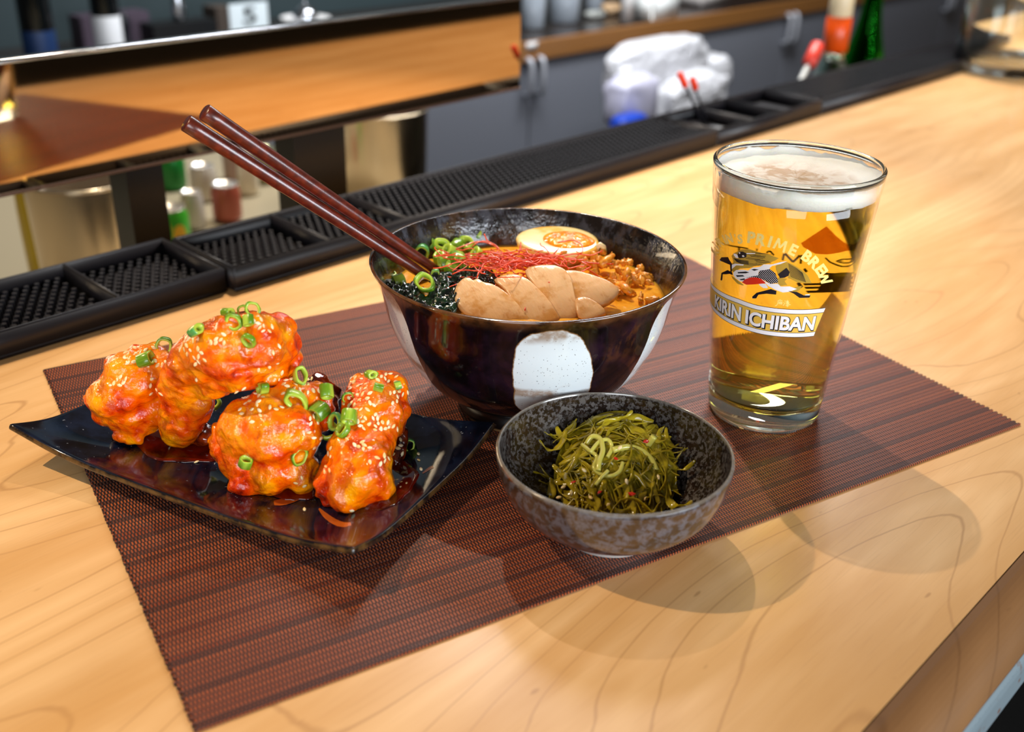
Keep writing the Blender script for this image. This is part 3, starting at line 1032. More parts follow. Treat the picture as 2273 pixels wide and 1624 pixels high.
# the wall is thin and lets the light straight through; the heavy base and the rim bend it
m = Mat('thin_glass_wall')
fc_ = m.n('LayerWeight', {'Blend': 0.5}).outputs['Facing']
fr_ = m.math('MULTIPLY_ADD', m.math('POWER', fc_, 5.0), 0.9, 0.022)
gl = m.n('BsdfGlossy', {'Color': (1, 1, 1, 1), 'Roughness': 0.0})
tp = m.n('BsdfTransparent', {'Color': (0.985, 0.99, 0.985, 1)})
mx0 = m.n('MixShader', {0: fr_, 1: tp, 2: gl})
m.t.links.new(mx0.outputs[0], m.out.inputs[0])
bm = bmesh.new()
zs_ = [ZI + 0.0004, ZI + 0.0008] + [0.02 + k * 0.0205 for k in range(6)] + [ZR - 0.0003]
lathe(bm, [(gr(z), z) for z in zs_] + [(gr(z) - TH, z) for z in zs_[::-1]], GC, 128, closed=True)
link('glass_wall', mesh(bm), m.m, glass)
bm = bmesh.new()
po = [(0, MT + 0.0012), (GRB - 0.007, MT + 0.0012), (GRB - 0.003, MT + 0.0002), (GRB - 0.0008, MT + 0.0008), (gr(0.004), 0.0045), (gr(0.0045), 0.005), (gr(0.0145), 0.0145), (gr(0.0151), 0.0151), (gr(ZI), ZI), (gr(ZI) - 0.0003, ZI), (gr(ZI) - 0.0006, ZI - 0.00005), (0, ZI - 0.0005)]
lathe(bm, po, GC, 128)
link('glass_base', mesh(bm), M_GLASS, glass)
bm = bmesh.new()
po = [(gr(ZR), ZR), (gr(0.1452), 0.1452), (gr(0.146) - 0.0001, 0.1460), (gr(0.1466) - 0.0007, 0.1466), (gr(0.1466) - 0.0018, 0.1466), (gr(0.146) - 0.0024, 0.1460), (gr(0.1452) - 0.0021, 0.1452), (gr(ZR) - TH, ZR)]
lathe(bm, po, GC, 128, closed=True)
link('glass_rim', mesh(bm), M_GLASS, glass)

beer = thing('beer', 'golden lager with a white foam head filling the pint glass', 'beer', GC + Vector((0, 0, ZI)))
m = Mat('lager')
g = m.n('BsdfGlass', {'Color': (1, 1, 1, 1), 'Roughness': 0.0, 'IOR': 1.34})
m.t.links.new(g.outputs[0], m.out.inputs[0])
va = m.n('VolumeAbsorption', {'Color': (1.0, 0.875, 0.05, 1), 'Density': 38.0})
vs = m.n('VolumeScatter', {'Color': (1.0, 0.62, 0.10, 1), 'Density': 1.6, 'Anisotropy': 0.6})
ad = m.n('AddShader', {0: va, 1: vs})
m.t.links.new(ad.outputs[0], m.out.inputs['Volume'])
ZF = 0.1345
bm = bmesh.new()
ov = 0.00012
lathe(bm, [(0, ZI - 0.0014), (gr(ZI) - TH - 0.001, ZI - 0.0013), (gr(ZI) - TH - 0.0005, ZI - 0.0010), (gr(ZI) - TH - 0.0002, ZI)] + [(gr(z) - TH - 0.00008, z) for z in (ZI + 0.0006, ZI + 0.0008, 0.02, 0.05, 0.08, 0.11, ZF - 0.0004, ZF - 0.0002, ZF)] + [(gr(ZF) - TH - 0.0002, ZF), (gr(ZF) - TH - 0.0005, ZF), (0, ZF)], GC, 128)
link('lager_liquid', mesh(bm), m.m, beer)
m = Mat('beer_foam')
co = m.coord()
fb = m.noise(co, 900, 3, 0.6)
fl = m.noise(co, 75, 4, 0.6, 0.8)
sep = m.n('SeparateXYZ', {0: co})
rr = m.n('VectorMath', {0: m.n('CombineXYZ', {0: sep.outputs[0], 1: sep.outputs[1], 2: 0.0})}, operation='LENGTH').outputs['Value']
thin = m.math('MULTIPLY', m.math('SUBTRACT', 1.0, m.step(rr, 0.022, 0.034)), m.math('MULTIPLY_ADD', m.step(fl, 0.42, 0.58), 0.6, 0.4))
geo = m.n('NewGeometry')
upz = m.n('SeparateXYZ', {0: geo.outputs['Normal']}).outputs[2]
thin = m.math('MULTIPLY', thin, m.step(upz, 0.5, 0.9))
m.bsdf(color=m.mix(m.math('MULTIPLY', thin, 0.9), lin('#fbf6ea'), lin('#b98a4c')), rough=0.5, sss=0.4, sss_scale=0.004, sss_rad=(1.0, 0.8, 0.5), normal=m.bump(fb, 0.35, 0.0006))
bm = bmesh.new()
seg, nz = 128, 6
rings = []
for (rf, zf, ns) in [(0.0, 0.1372, 0.0003), (0.3, 0.1372, 0.0004), (0.55, 0.1373, 0.0005), (0.72, 0.1380, 0.0006), (0.86, 0.1394, 0.0006), (0.95, 0.1408, 0.0006), (0.994, 0.1422, 0.0016), (1.0, 0.1424, 0.0016), (1.0, 0.1380, 0.0), (1.0, ZF - 0.0012, 0.0008)]:
    ring = []
    for i in range(seg):
        a = 2 * math.pi * i / seg
        z = zf + ns * (noise.noise(Vector((math.cos(a) * 4, math.sin(a) * 4, rf * 5))) + 0.7 * noise.noise(Vector((math.cos(a) * 15, math.sin(a) * 15, rf * 9))))
        r_ = (gr(zf) - TH - 0.00006) * rf if rf > 0 else 0.0002
        ring.append(bm.verts.new(GC + Vector((r_ * math.cos(a), r_ * math.sin(a), z))))
    rings.append(ring)
for a, b in zip(rings[:-1], rings[1:]):
    for i in range(seg):
        bm.faces.new((a[i], a[(i + 1) % seg], b[(i + 1) % seg], b[i]))
bm.faces.new(rings[0])
bm.faces.new(rings[-1][::-1])
link('foam_head', mesh(bm), m.m, beer)


# ---- printing on the glass: drawn on the cone itself
def cone_hit(o, d, far=False, dr=0.0):
    ox, oy = o.x - GX, o.y - GY
    r0 = GRB + dr + GK * o.z
    a = d.x * d.x + d.y * d.y - (GK * d.z) ** 2
    b = 2 * (ox * d.x + oy * d.y - r0 * GK * d.z)
    c = ox * ox + oy * oy - r0 * r0
    D = max(0.0, b * b - 4 * a * c)
    t = (-b + (math.sqrt(D) if far else -math.sqrt(D))) / (2 * a)
    return o + d * t


def front(px, py):
    p = cone_hit(CAM, ray(px, py), dr=0.0)
    return math.atan2(p.y - GY, p.x - GX), p.z


GA = math.atan2(CAM.y - GY, CAM.x - GX)     # the side of the glass facing the guest


def on_cone(a, z, lift):
    r = gr(z) + lift
    return Vector((GX + r * math.cos(a), GY + r * math.sin(a), z))


def rel(a):
    return (a - GA + math.pi) % (2 * math.pi) - math.pi


def decal(name, polys, mat, lift, back=False):
    """polys: outlines in photo coordinates, printed where they meet the glass"""
    bm = bmesh.new()
    for pl in polys:
        # fill in 2D, split, then wrap on the cone
        vs = [bm.verts.new((x, y, 0)) for x, y in pl]
        try:
            bm.faces.new(vs)
        except ValueError:
            pass
    bmesh.ops.triangulate(bm, faces=bm.faces)
    for _ in range(3):
        es = [e for e in bm.edges if e.calc_length() > 9]
        if es:
            bmesh.ops.subdivide_edges(bm, edges=es, cuts=1)
            bmesh.ops.triangulate(bm, faces=bm.faces)
    for v in bm.verts:
        if back:
            d = ray(v.co.x, v.co.y).normalized()
            p = cone_hit(CAM, d)
            nn = Vector((p.x - GX, p.y - GY, -GK * gr(p.z))).normalized()
            c1 = -nn.dot(d)
            k = 1 / 1.34
            t = d * k + nn * (k * c1 - math.sqrt(max(0, 1 - k * k * (1 - c1 * c1))))
            q = cone_hit(p, t, far=True)
            v.co = on_cone(math.atan2(q.y - GY, q.x - GX), q.z, lift)
        else:
            a, z = front(v.co.x, v.co.y)
            v.co = on_cone(a, z, lift)
    for f in bm.faces:
        f.normal_update()
        c = f.calc_center_median()
        if f.normal.dot(c - GC - Vector((0, 0, c.z))) < 0:
            f.normal_flip()
    return link(name, mesh(bm, False), mat, glass, smooth=False)


def qz(x, y):
    return (1570 + x / 9.555, 490 + y / 9.555)


def rz(x, y):
    return (1720 + x / 8.12, 480 + y / 8.12)


def tz(x, y):
    return (1560 + x / 7.577, 640 + y / 7.577)


INK_GOLD = plain('ink_gold', '#caa23c', 0.4, 0.3)
INK_PALE = plain('ink_pale_gold', '#ffe588', 0.4)
INK_BLACK = plain('ink_black', '#14101a', 0.4)
INK_WHITE = plain('ink_white', '#f4eef0', 0.4)
INK_RED = plain('ink_red', '#e02a12', 0.4)
INK_BAND = plain('ink_band_gold', '#e9b94a', 0.4)
INK_SHADE = plain('ink_backprint', '#3a2a10', 0.5)
mane = [qz(*p) for p in [(520, 740), (560, 690), (740, 600), (900, 600), (1060, 650), (1200, 690), (1340, 720), (1440, 760), (1520, 790), (1440, 840), (1350, 880), (1200, 920), (1000, 960), (900, 1000), (700, 1010), (560, 1090), (510, 1040), (510, 930), (560, 870), (700, 860), (540, 800)]]
strip = [qz(*p) for p in [(510, 1150), (620, 1280), (780, 1360), (760, 1370), (640, 1330), (540, 1220)]]
tailg = [rz(*p) for p in [(10, 900), (80, 820), (230, 820), (350, 880), (480, 960), (590, 1060), (660, 1200), (560, 1200), (400, 1190), (290, 1130), (230, 1110), (260, 1000), (180, 950), (150, 1040), (60, 1060), (20, 960)]]
hindg = [qz(*p) for p in [(1500, 1200), (1700, 1220), (1640, 1280), (1700, 1360), (1540, 1380), (1480, 1340)]]
hindg2 = [qz(*p) for p in [(1700, 1440), (2010, 1370), (1960, 1460), (1870, 1520), (1800, 1480)]]
decal('emblem_gold', [mane, strip, tailg, hindg, hindg2], INK_GOLD, 0.00016)


def stroke(pts, w):
    L, R = [], []
    for i, p in enumerate(pts):
        a, b = pts[max(i - 1, 0)], pts[min(i + 1, len(pts) - 1)]
        d = Vector((b[0] - a[0], b[1] - a[1]))
        d.normalize()
        L.append((p[0] - d.y * w / 2, p[1] + d.x * w / 2))
        R.append((p[0] + d.y * w / 2, p[1] - d.x * w / 2))
    return L + R[::-1]


hair = []
rnd = random.Random(5)
for k in range(15):
    x0, y0 = 780 + rnd.random() * 260, 660 + k * 19
    hair.append(stroke([qz(x0, y0), qz(x0 + 150, y0 + 12 + rnd.random() * 14), qz(x0 + 290 + rnd.random() * 60, y0 + 26)], 0.8))
for k in range(9):
    hair.append(stroke([qz(560 + k * 8, 790 + k * 9), qz(720, 830 + k * 9), qz(880, 850 + k * 10)], 0.7))
for k in range(13):
    t = k / 12
    hair.append(stroke([rz(240 + 40 * t, 850 + 230 * t), rz(380 + 20 * t, 930 + 200 * t), rz(500 + 60 * t, 1020 + 160 * t)], 0.9))
decal('emblem_hair_lines', hair, INK_BLACK, 0.00022)
white = [[qz(*p) for p in [(560, 1150), (560, 1090), (620, 1040), (760, 1030), (870, 1050), (960, 990), (1120, 970), (1200, 920), (1380, 920), (1560, 870), (1700, 850), (1560, 910), (1380, 950), (1320, 1000), (1330, 1020), (1200, 1050), (1100, 1060), (1080, 1150), (820, 1200), (800, 1235), (980, 1270), (820, 1290), (700, 1280), (600, 1210)]],
         [qz(*p) for p in [(1130, 1220), (1250, 1290), (1340, 1330), (1500, 1330), (1420, 1370), (1560, 1390), (1750, 1385), (1620, 1440), (1560, 1470), (1900, 1440), (1740, 1500), (1600, 1515), (1450, 1460), (1300, 1380), (1240, 1320)]],
         [qz(*p) for p in [(1080, 1320), (1240, 1330), (1150, 1360), (1200, 1400), (1290, 1410), (1270, 1425), (1190, 1420), (1130, 1380)]],
         [qz(*p) for p in [(515, 1000), (520, 930), (600, 905), (780, 920), (770, 945), (620, 940), (560, 960), (530, 1020)]],
         [qz(*p) for p in [(560, 690), (620, 700), (665, 740), (660, 790), (610, 780), (570, 730)]],
         [qz(*p) for p in [(830, 680), (1020, 680), (1020, 697), (840, 702)]],
         [qz(*p) for p in [(265, 825), (300, 815), (305, 850), (275, 860)]],
         [qz(*p) for p in [(295, 1210), (330, 1205), (330, 1250), (305, 1260)]],
         [tz(*p) for p in [(825, 150), (900, 118), (912, 150), (850, 170)]],
         [rz(*p) for p in [(540, 1408), (620, 1398), (632, 1432), (548, 1450)]]]
decal('emblem_white', white, INK_WHITE, 0.00026)
scale = [qz(*p) for p in [(820, 1200), (1080, 1150), (1110, 1055), (1330, 1020), (1440, 1100), (1500, 1250), (1500, 1310), (1340, 1330), (1220, 1260), (1120, 1215), (1000, 1190)]]
black = [[qz(*p) for p in [(650, 700), (680, 650), (760, 650), (840, 690), (835, 770), (780, 780), (690, 790), (655, 750)]],
         [qz(*p) for p in [(270, 830), (310, 770), (450, 765), (480, 830), (530, 900), (530, 1080), (500, 1080), (490, 930), (440, 830), (430, 800), (340, 805), (300, 850)]],
         [qz(*p) for p in [(290, 1250), (310, 1100), (440, 1040), (540, 1090), (550, 1150), (480, 1120), (420, 1130), (340, 1130), (330, 1240), (310, 1270)]],
         [qz(*p) for p in [(1500, 1130), (1600, 1150), (1640, 1100), (1630, 1030), (1680, 990), (1750, 1080), (1720, 1160), (1640, 1200), (1540, 1210)]],
         [qz(*p) for p in [(960, 1600), (1050, 1520), (1320, 1490), (1350, 1440), (1470, 1480), (1460, 1560), (1260, 1540), (1090, 1560), (1040, 1640), (960, 1640)]],
         [rz(*p) for p in [(240, 1340), (400, 1360), (520, 1420), (640, 1420), (620, 1460), (440, 1465), (340, 1390)]],
         [qz(*p) for p in [(650, 1085), (820, 1070), (900, 1090), (820, 1110), (660, 1110)]],
         [qz(*p) for p in [(610, 1150), (760, 1145), (800, 1175), (640, 1185)]],
         [qz(*p) for p in [(690, 1235), (800, 1215), (800, 1250), (720, 1255)]],
         [qz(*p) for p in [(940, 1030), (1000, 1015), (1100, 1030), (1000, 1055)]], scale]
decal('emblem_black', black, INK_BLACK, 0.00031)
decal('emblem_red', [[qz(*p) for p in [(800, 1240), (900, 1200), (1020, 1190), (1130, 1215), (1220, 1290), (1240, 1320), (1080, 1320), (980, 1345), (830, 1350), (740, 1300), (980, 1275)]]], INK_RED, 0.00029)


def inside(p, pl):
    c = False
    for i in range(len(pl)):
        a, b = pl[i], pl[i - 1]
        if (a[1] > p[1]) != (b[1] > p[1]) and p[0] < (b[0] - a[0]) * (p[1] - a[1]) / (b[1] - a[1]) + a[0]:
            c = not c
    return c


dots = []
for i in range(18):
    for j in range(14):
        x, y = qz(820 + i * 42 + (j % 2) * 21, 1020 + j * 24)
        if inside((x, y), scale):
            dots.append([(x - 1.1, y - 0.6), (x + 0.9, y - 0.8), (x + 0.4, y + 0.9), (x - 0.6, y + 0.3)])
dots += [[qz(*p) for p in [(740, 740), (770, 720), (800, 750), (770, 765)]], [qz(*p) for p in [(672, 668), (700, 660), (712, 684), (690, 700)]]]
decal('emblem_scales', dots, INK_WHITE, 0.00036)

# banner: angle/height band on the cone
tops = [front(*p) for p in [(1593, 641), (1639, 662), (1679, 676), (1732, 684), (1784, 686), (1832, 682)]]
bots = [front(*p) for p in [(1583, 687), (1602, 706), (1639, 726), (1692, 742), (1745, 748), (1805, 746)]]
tops = sorted((rel(a), z) for a, z in tops)
bots = sorted((rel(a), z) for a, z in bots)


def interp(tab, a):
    if a <= tab[0][0]:
        i = 0
    elif a >= tab[-1][0]:
        i = len(tab) - 2
    else:
        i = max(k for k in range(len(tab) - 1) if tab[k][0] <= a)
    (a0, z0), (a1, z1) = tab[i], tab[i + 1]
    t = (a - a0) / (a1 - a0)
    t = max(-0.6, min(1.6, t))
    return z0 + (z1 - z0) * t


E0 = -1.72
E1 = tops[-1][0]
E1b = bots[-1][0]


def banner(a, w):
    zt, zb = interp(tops, a), interp(bots, a)
    return zt + (zb - zt) * w


def band(name, w0, w1, mat, lift):
    bm = bmesh.new()
    prev = None
    for i in range(49):
        t = i / 48
        cur = []
        for w in (w0, w1):
            a = E0 + (E1 + (E1b - E1) * w - E0) * t
            cur.append(bm.verts.new(on_cone(GA + a, banner(a, w), lift)))
        if prev:
            bm.faces.new((prev[0], prev[1], cur[1], cur[0]))
        prev = cur
    return link(name, mesh(bm, False), mat, glass, smooth=False)


band('banner_gold', 0.17, 0.83, INK_BAND, 0.00016)
band('banner_stripe', 0.02, 0.155, INK_WHITE, 0.00020)
band('banner_stripe', 0.845, 0.98, INK_WHITE, 0.00020)
for w in (0.0, 0.155, 0.828, 0.98):
    band('banner_outline', w, w + 0.018, INK_BLACK, 0.00019)


def banner_text(name, body, a0, a1, w0, w1, mat, lift, off, dx=0.0, dy=0.0):
    me = text_mesh(body, 0.0, off)
    bm = bmesh.new()
    bm.from_mesh(me)
    for _ in range(2):
        es = [e for e in bm.edges if e.calc_length() > 0.16]
        if es:
            bmesh.ops.subdivide_edges(bm, edges=es, cuts=1)
            bmesh.ops.triangulate(bm, faces=bm.faces)
    xs = [v.co.x for v in bm.verts]
    ys = [v.co.y for v in bm.verts]
    x0, x1, y0, y1 = min(xs), max(xs), min(ys), max(ys)
    for v in bm.verts:
        a = a0 + (a1 - a0) * (v.co.x - x0) / (x1 - x0) + dx
        w = w1 + (w0 - w1) * (v.co.y - y0) / (y1 - y0) + dy
        v.co = on_cone(GA + a, banner(a, w), lift)
    return link(name, mesh(bm, False), mat, glass, smooth=False)


aK = rel(front(1588, 668)[0])
aN = rel(front(1567, 660)[0]) if False else rel(front(1646, 690)[0])
aI = rel(front(1656, 695)[0])
aE = rel(front(1808, 716)[0])
for body, a0, a1 in (('KIRIN', aK, aN), ('ICHIBAN', aI, aE)):
    banner_text('lettering_outline', body, a0, a1, 0.235, 0.79, INK_BLACK, 0.00022, 0.055, 0.010, 0.016)
    banner_text('lettering', body, a0, a1, 0.26, 0.76, INK_WHITE, 0.00030, 0.032)


def letter_mw(ch):
    w = 0.20
    if ch == 'M':
        st_ = [[(0.02, 0), (0.14, 1)], [(0.14, 1), (0.48, 0.22)], [(0.48, 0.22), (0.82, 1)], [(0.82, 1), (0.94, 0)]]
    else:
        st_ = [[(0.0, 1), (0.24, 0)], [(0.24, 0), (0.50, 0.80)], [(0.50, 0.80), (0.76, 0)], [(0.76, 0), (1.0, 1)]]
    bm = bmesh.new()
    for (x0, y0), (x1, y1) in st_:
        bm.faces.new([bm.verts.new((x, y, 0)) for x, y in ((x0 - w / 2, y0), (x0 + w / 2, y0), (x1 + w / 2, y1), (x1 - w / 2, y1))])
    me = bpy.data.meshes.new('shape')
    bm.to_mesh(me)
    bm.free()
    return me


def glyphs(name, items, mat, lift, back=False):
    """items = (char, centre x, centre y, height, turn in degrees, width factor) in photo coordinates"""
    polys = bmesh.new()
    for ch, cx, cy, hh, rot, wf in items:
        me = letter_mw(ch) if ch in 'MW' else text_mesh(ch, 0.0, 0.045, 3)
        xs = [v.co.x for v in me.vertices]
        ys = [v.co.y for v in me.vertices]
        mx_, my_ = (min(xs) + max(xs)) / 2, (min(ys) + max(ys)) / 2
        s = hh / (max(ys) - min(ys))
        cr_, sr_ = math.cos(math.radians(rot)), math.sin(math.radians(rot))
        for v in me.vertices:
            x, y = (v.co.x - mx_) * s * wf, -(v.co.y - my_) * s
            v.co = (cx + x * cr_ - y * sr_, cy + x * sr_ + y * cr_, 0)
        polys.from_mesh(me)
    bmesh.ops.triangulate(polys, faces=polys.faces)
    for v in polys.verts:
        a, z = front(v.co.x, v.co.y)
        v.co = on_cone(a, z, lift)
    for f in polys.faces:
        f.normal_update()
        c = f.calc_center_median()
        if f.normal.dot(c - GC - Vector((0, 0, c.z))) < 0:
            f.normal_flip()
    return link(name, mesh(polys, False), mat, glass, smooth=False)


items = []
for ch, x, y, rot in [('P', 940, 350, 6), ('R', 1145, 400, 12), ('I', 1335, 440, 17), ('M', 1555, 510, 22), ('E', 1825, 615, 27)]:
    px, py = qz(x, y)
    items.append((ch, px, py, 26, rot, 1.0))
for ch, x, y, rot in [('B', 580, 720, 38), ('R', 715, 835, 46), ('E', 825, 955, 55), ('W', 900, 1100, 66)]:
    px, py = rz(x, y)
    items.append((ch, px, py, 26, rot, 1.0))
for ch, x, y, rot, wf in [('K', 150, 640, -52, 0.6), ('I', 185, 520, -44, 0.6), ('R', 270, 440, -34, 0.6), ('I', 370, 395, -26, 0.7), ('N', 470, 370, -18, 0.7), ("'", 590, 310, -10, 0.8), ('S', 700, 385, -4, 0.85)]:
    px, py = qz(x, y)
    items.append((ch, px, py, 22 if ch != "'" else 7, rot, wf))
glyphs('lettering_arc', items, INK_PALE, 0.0002)
chars = [[(1215, 290), (1245, 280), (1262, 240), (1268, 200)], [(1262, 205), (1300, 195), (1340, 205)], [(1300, 180), (1296, 200)], [(1275, 228), (1340, 232)], [(1290, 215), (1284, 262)], [(1310, 210), (1306, 266)], [(1330, 218), (1326, 268)], [(1270, 250), (1340, 256)],
         [(1375, 200), (1390, 215)], [(1355, 230), (1385, 240), (1350, 285)], [(1400, 210), (1450, 212)], [(1425, 188), (1420, 312)], [(1395, 235), (1460, 240)], [(1400, 260), (1480, 272)], [(1440, 220), (1405, 250)], [(1410, 215), (1450, 262)], [(1395, 285), (1450, 290)]]
decal('characters', [stroke([tz(*p) for p in c], 1.5) for c in chars], INK_PALE, 0.0002)

# print on the far side of the glass, read from behind through the beer
bk = [stroke([qz(585, 560), qz(750, 580), qz(910, 605)], 3.2), stroke([qz(740, 580), qz(735, 700)], 4), stroke([qz(1060, 625), qz(1090, 630)], 5),
      stroke([qz(1270, 690), qz(1310, 655), qz(1360, 665), qz(1420, 740)], 4), stroke([rz(140, 800), rz(165, 680)], 5), stroke([rz(180, 675), rz(320, 830)], 5),
      stroke([rz(320, 830), rz(440, 710)], 5), stroke([rz(470, 700), rz(450, 860)], 5), stroke([rz(870, 750), rz(940, 830), rz(1100, 920)], 3.5),
      stroke([rz(1030, 815), rz(1100, 780), rz(1190, 785), rz(1270, 815)], 2.6), stroke([rz(1030, 815), rz(1100, 850), rz(1190, 850), rz(1270, 815)], 2.6), stroke([rz(1085, 800), rz(1085, 835)], 3), stroke([rz(1190, 800), rz(1190, 835)], 3)]
for y in (1030, 1120, 1200, 1260, 1330):
    bk.append(stroke([rz(770, y + 5), rz(1000, y + 18), rz(1250, y + 14), rz(1480, y - 14)], 4.4 if y < 1300 else 5.0))
bk += [stroke([rz(1130, 1040), rz(1110, 1340)], 15), stroke([rz(830, 1200), rz(830, 1335)], 10), stroke([rz(1470, 1020), rz(1400, 1320)], 6)]
bk += [stroke([rz(510, 950), rz(560, 1010)], 6), stroke([rz(400, 1200), rz(470, 1290)], 8)]
decal('back_print', bk, INK_SHADE, 0.00016, back=True)
m = Mat('ink_brown_film')
g = m.n('BsdfTransparent', {0: lin('#b4763a')})
m.t.links.new(g.outputs[0], m.out.inputs[0])
decal('back_print_peak', [[rz(*p) for p in [(460, 490), (900, 185), (1230, 560), (1200, 610), (1100, 655), (980, 682), (880, 692), (700, 680), (500, 560)]]], m.m, 0.00018, back=True)
# ------------------------------------------------------------------ square cornered navy plate
ZC = 0.021
PA, PB, PC = at(22, 950, ZC), at(785, 1228, ZC), at(1100, 945, ZC)
PA, PB, PC = [Vector((p.x, p.y, 0)) for p in (PA, PB, PC)]
PE1 = (PA - PB) / 2
PE2 = (PC - PB) / 2
PCEN = (PA + PC) / 2


def plate_z(s, t):
    a, b = abs(s), abs(t)
    k = lambda x, lo, hi: (lambda q: q * q * (3 - 2 * q))(max(0.0, min(1.0, (x - lo) / (hi - lo))))
    e = (k(a, 0.45, 1.08) ** 2.2 + k(b, 0.35, 1.12) ** 2.2) ** (1 / 2.2)
    return 0.0050 + 0.0098 * e + 0.0062 * (a * b) ** 2.4


def plate_at(x, y):
    p = Vector((x, y, 0)) - PCEN
    return plate_z(p.dot(PE1) / PE1.length_squared, p.dot(PE2) / PE2.length_squared)


m = Mat('navy_glaze')
co = m.coord()
n1 = m.noise(co, 60, 4, 0.6)
fle = m.step(m.noise(m.mapping(co, scale=(1, 1, 0.2)), 420, 2, 0.6), 0.70, 0.76)
dus = m.step(m.noise(co, 190, 4, 0.7), 0.60, 0.75)
c0 = m.mix(m.step(n1, 0.35, 0.7), lin('#050711'), lin('#10182c'))
c0 = m.mix(m.math('MULTIPLY', dus, m.math('MULTIPLY', m.step(n1, 0.45, 0.65), 0.5)), c0, lin('#31465e'))
c0 = m.mix(m.math('MULTIPLY', fle, 0.45), c0, lin('#9fa6b4'))
m.bsdf(color=c0, rough=m.math('MULTIPLY_ADD', n1, 0.05, 0.05), spec=0.6, normal=m.bump(n1, 0.04, 0.001))
M_NAVY = m.m
m = Mat('worn_rim')
m.bsdf(color=m.mix(m.step(m.noise(m.coord(), 160, 3, 0.6), 0.35, 0.65), lin('#15110f'), lin('#5a4020')), rough=0.18, coat=0.3)
M_RIM = m.m
plate = thing('square_plate', 'navy black rectangular plate with upturned corners holding the fried chicken', 'plate', PCEN + Vector((0, 0, MT)))
NS, NT_ = 72, 48
verts, faces = [], []
for i in range(NS + 1):
    for j in range(NT_ + 1):
        s, t = -1 + 2 * i / NS, -1 + 2 * j / NT_
        bow = 0.018
        sx = s * (1 - bow * (1 - t * t) * abs(s))
        tx = t * (1 - bow * 1.5 * (1 - s * s) * abs(t))
        p = PCEN + PE1 * sx + PE2 * tx
        verts.append((p.x, p.y, plate_z(s, t)))
for i in range(NS):
    for j in range(NT_):
        a = i * (NT_ + 1) + j
        faces.append((a, a + NT_ + 1, a + NT_ + 2, a + 1))
me = pydata(verts, faces)
o = link('dish', me, [M_NAVY, M_RIM], plate)
bm = bmesh.new()
bm.from_mesh(me)
bmesh.ops.recalc_face_normals(bm, faces=bm.faces)
if sum(f.normal.z for f in bm.faces) < 0:
    bmesh.ops.reverse_faces(bm, faces=bm.faces)
bm.to_mesh(me)
bm.free()
sd = o.modifiers.new('thick', 'SOLIDIFY')
sd.thickness = 0.0034
sd.offset = -1
sd.material_offset_rim = 1
bv = o.modifiers.new('round', 'BEVEL')
bv.width = 0.0011
bv.segments = 3
bv.limit_method = 'ANGLE'
bv.angle_limit = math.radians(50)


def on_plate(px, py, lift=0.0):
    z = 0.008
    for _ in range(12):
        p = at(px, py, z)
        z = plate_at(p.x, p.y) + lift
    return at(px, py, z)


# brushed orange marks fired into the plate
def brush(pts, ws, name='brush_mark'):
    L, R = [], []
    n = 16
    P = smooth_prof(pts, 5)
    Wd = smooth_prof([(w, 0) for w in ws], 5)
    for i, p in enumerate(P):
        a, b = P[max(i - 1, 0)], P[min(i + 1, len(P) - 1)]
        d = Vector((b[0] - a[0], b[1] - a[1])).normalized()
        w = max(Wd[i][0], 0.4)
        L.append((p[0] - d.y * w / 2, p[1] + d.x * w / 2))
        R.append((p[0] + d.y * w / 2, p[1] - d.x * w / 2))
    vs, fs = [], []
    for l, r_ in zip(L, R):
        vs += [on_plate(*l, 0.00035), on_plate(*r_, 0.00035)]
    for i in range(len(L) - 1):
        fs.append((2 * i, 2 * i + 1, 2 * i + 3, 2 * i + 2))
    return link(name, pydata(vs, fs), M_BRUSH, plate)


M_BRUSH = plain('fired_orange', '#a8551c', 0.15, coat=0.4)
brush([(608, 1116), (625, 1114), (648, 1110), (672, 1103)], [10, 14, 11, 3])
brush([(708, 1128), (722, 1143), (742, 1157), (762, 1164), (779, 1162)], [4, 11, 13, 12, 7])
brush([(938, 1050), (952, 1040), (962, 1035)], [3, 6, 6])

# ------------------------------------------------------------------ sauced chicken
m = Mat('hot_sauce_batter')
co = m.coord()
n1 = m.noise(co, 46, 3, 0.55, 0.4)
n2 = m.noise(co, 120, 4, 0.6)
n3 = m.noise(co, 420, 3, 0.6)
geo = m.n('NewGeometry')
pt = m.step(geo.outputs['Pointiness'], 0.44, 0.56)
k = m.math('MULTIPLY_ADD', n2, 0.35, m.math('MULTIPLY', n1, 0.75))
rp = m.n('ValToRGB', {0: k})
e = rp.color_ramp.elements
e[0].position, e[0].color = 0.33, lin('#6a0c00')
e[1].position, e[1].color = 0.67, lin('#ffa508')
q = e.new(0.405); q.color = lin('#c22a00')
q = e.new(0.465); q.color = lin('#e64e00')
q = e.new(0.545); q.color = lin('#f97600')
glz = m.step(m.math('ADD', m.noise(co, 62, 3, 0.6, 0.8), m.math('MULTIPLY', m.math('SUBTRACT', n2, 0.5), 0.25)), 0.50, 0.64)
wc = m.mix(m.math('MULTIPLY', glz, 0.60), rp.outputs[0], lin('#a81400'))
m.bsdf(color=wc, rough=m.math('MULTIPLY_ADD', n3, 0.10, 0.07), coat=0.25, coat_rough=0.03, spec=0.42, sss=0.05, sss_scale=0.003, sss_rad=(1.0, 0.5, 0.1),
       normal=m.bump(m.math('ADD', m.math('MULTIPLY', n2, 0.9), m.math('MULTIPLY', n3, 0.45)), 0.62, 0.0026))
M_WING = m.m
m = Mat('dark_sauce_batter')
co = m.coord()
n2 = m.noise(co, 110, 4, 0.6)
m.bsdf(color=m.mix(m.step(n2, 0.38, 0.68), lin('#3a0a04'), lin('#a83a08')), rough=0.13, coat=0.6, coat_rough=0.05, sss=0.1, sss_scale=0.004, sss_rad=(1.0, 0.3, 0.05), normal=m.bump(n2, 0.4, 0.002))
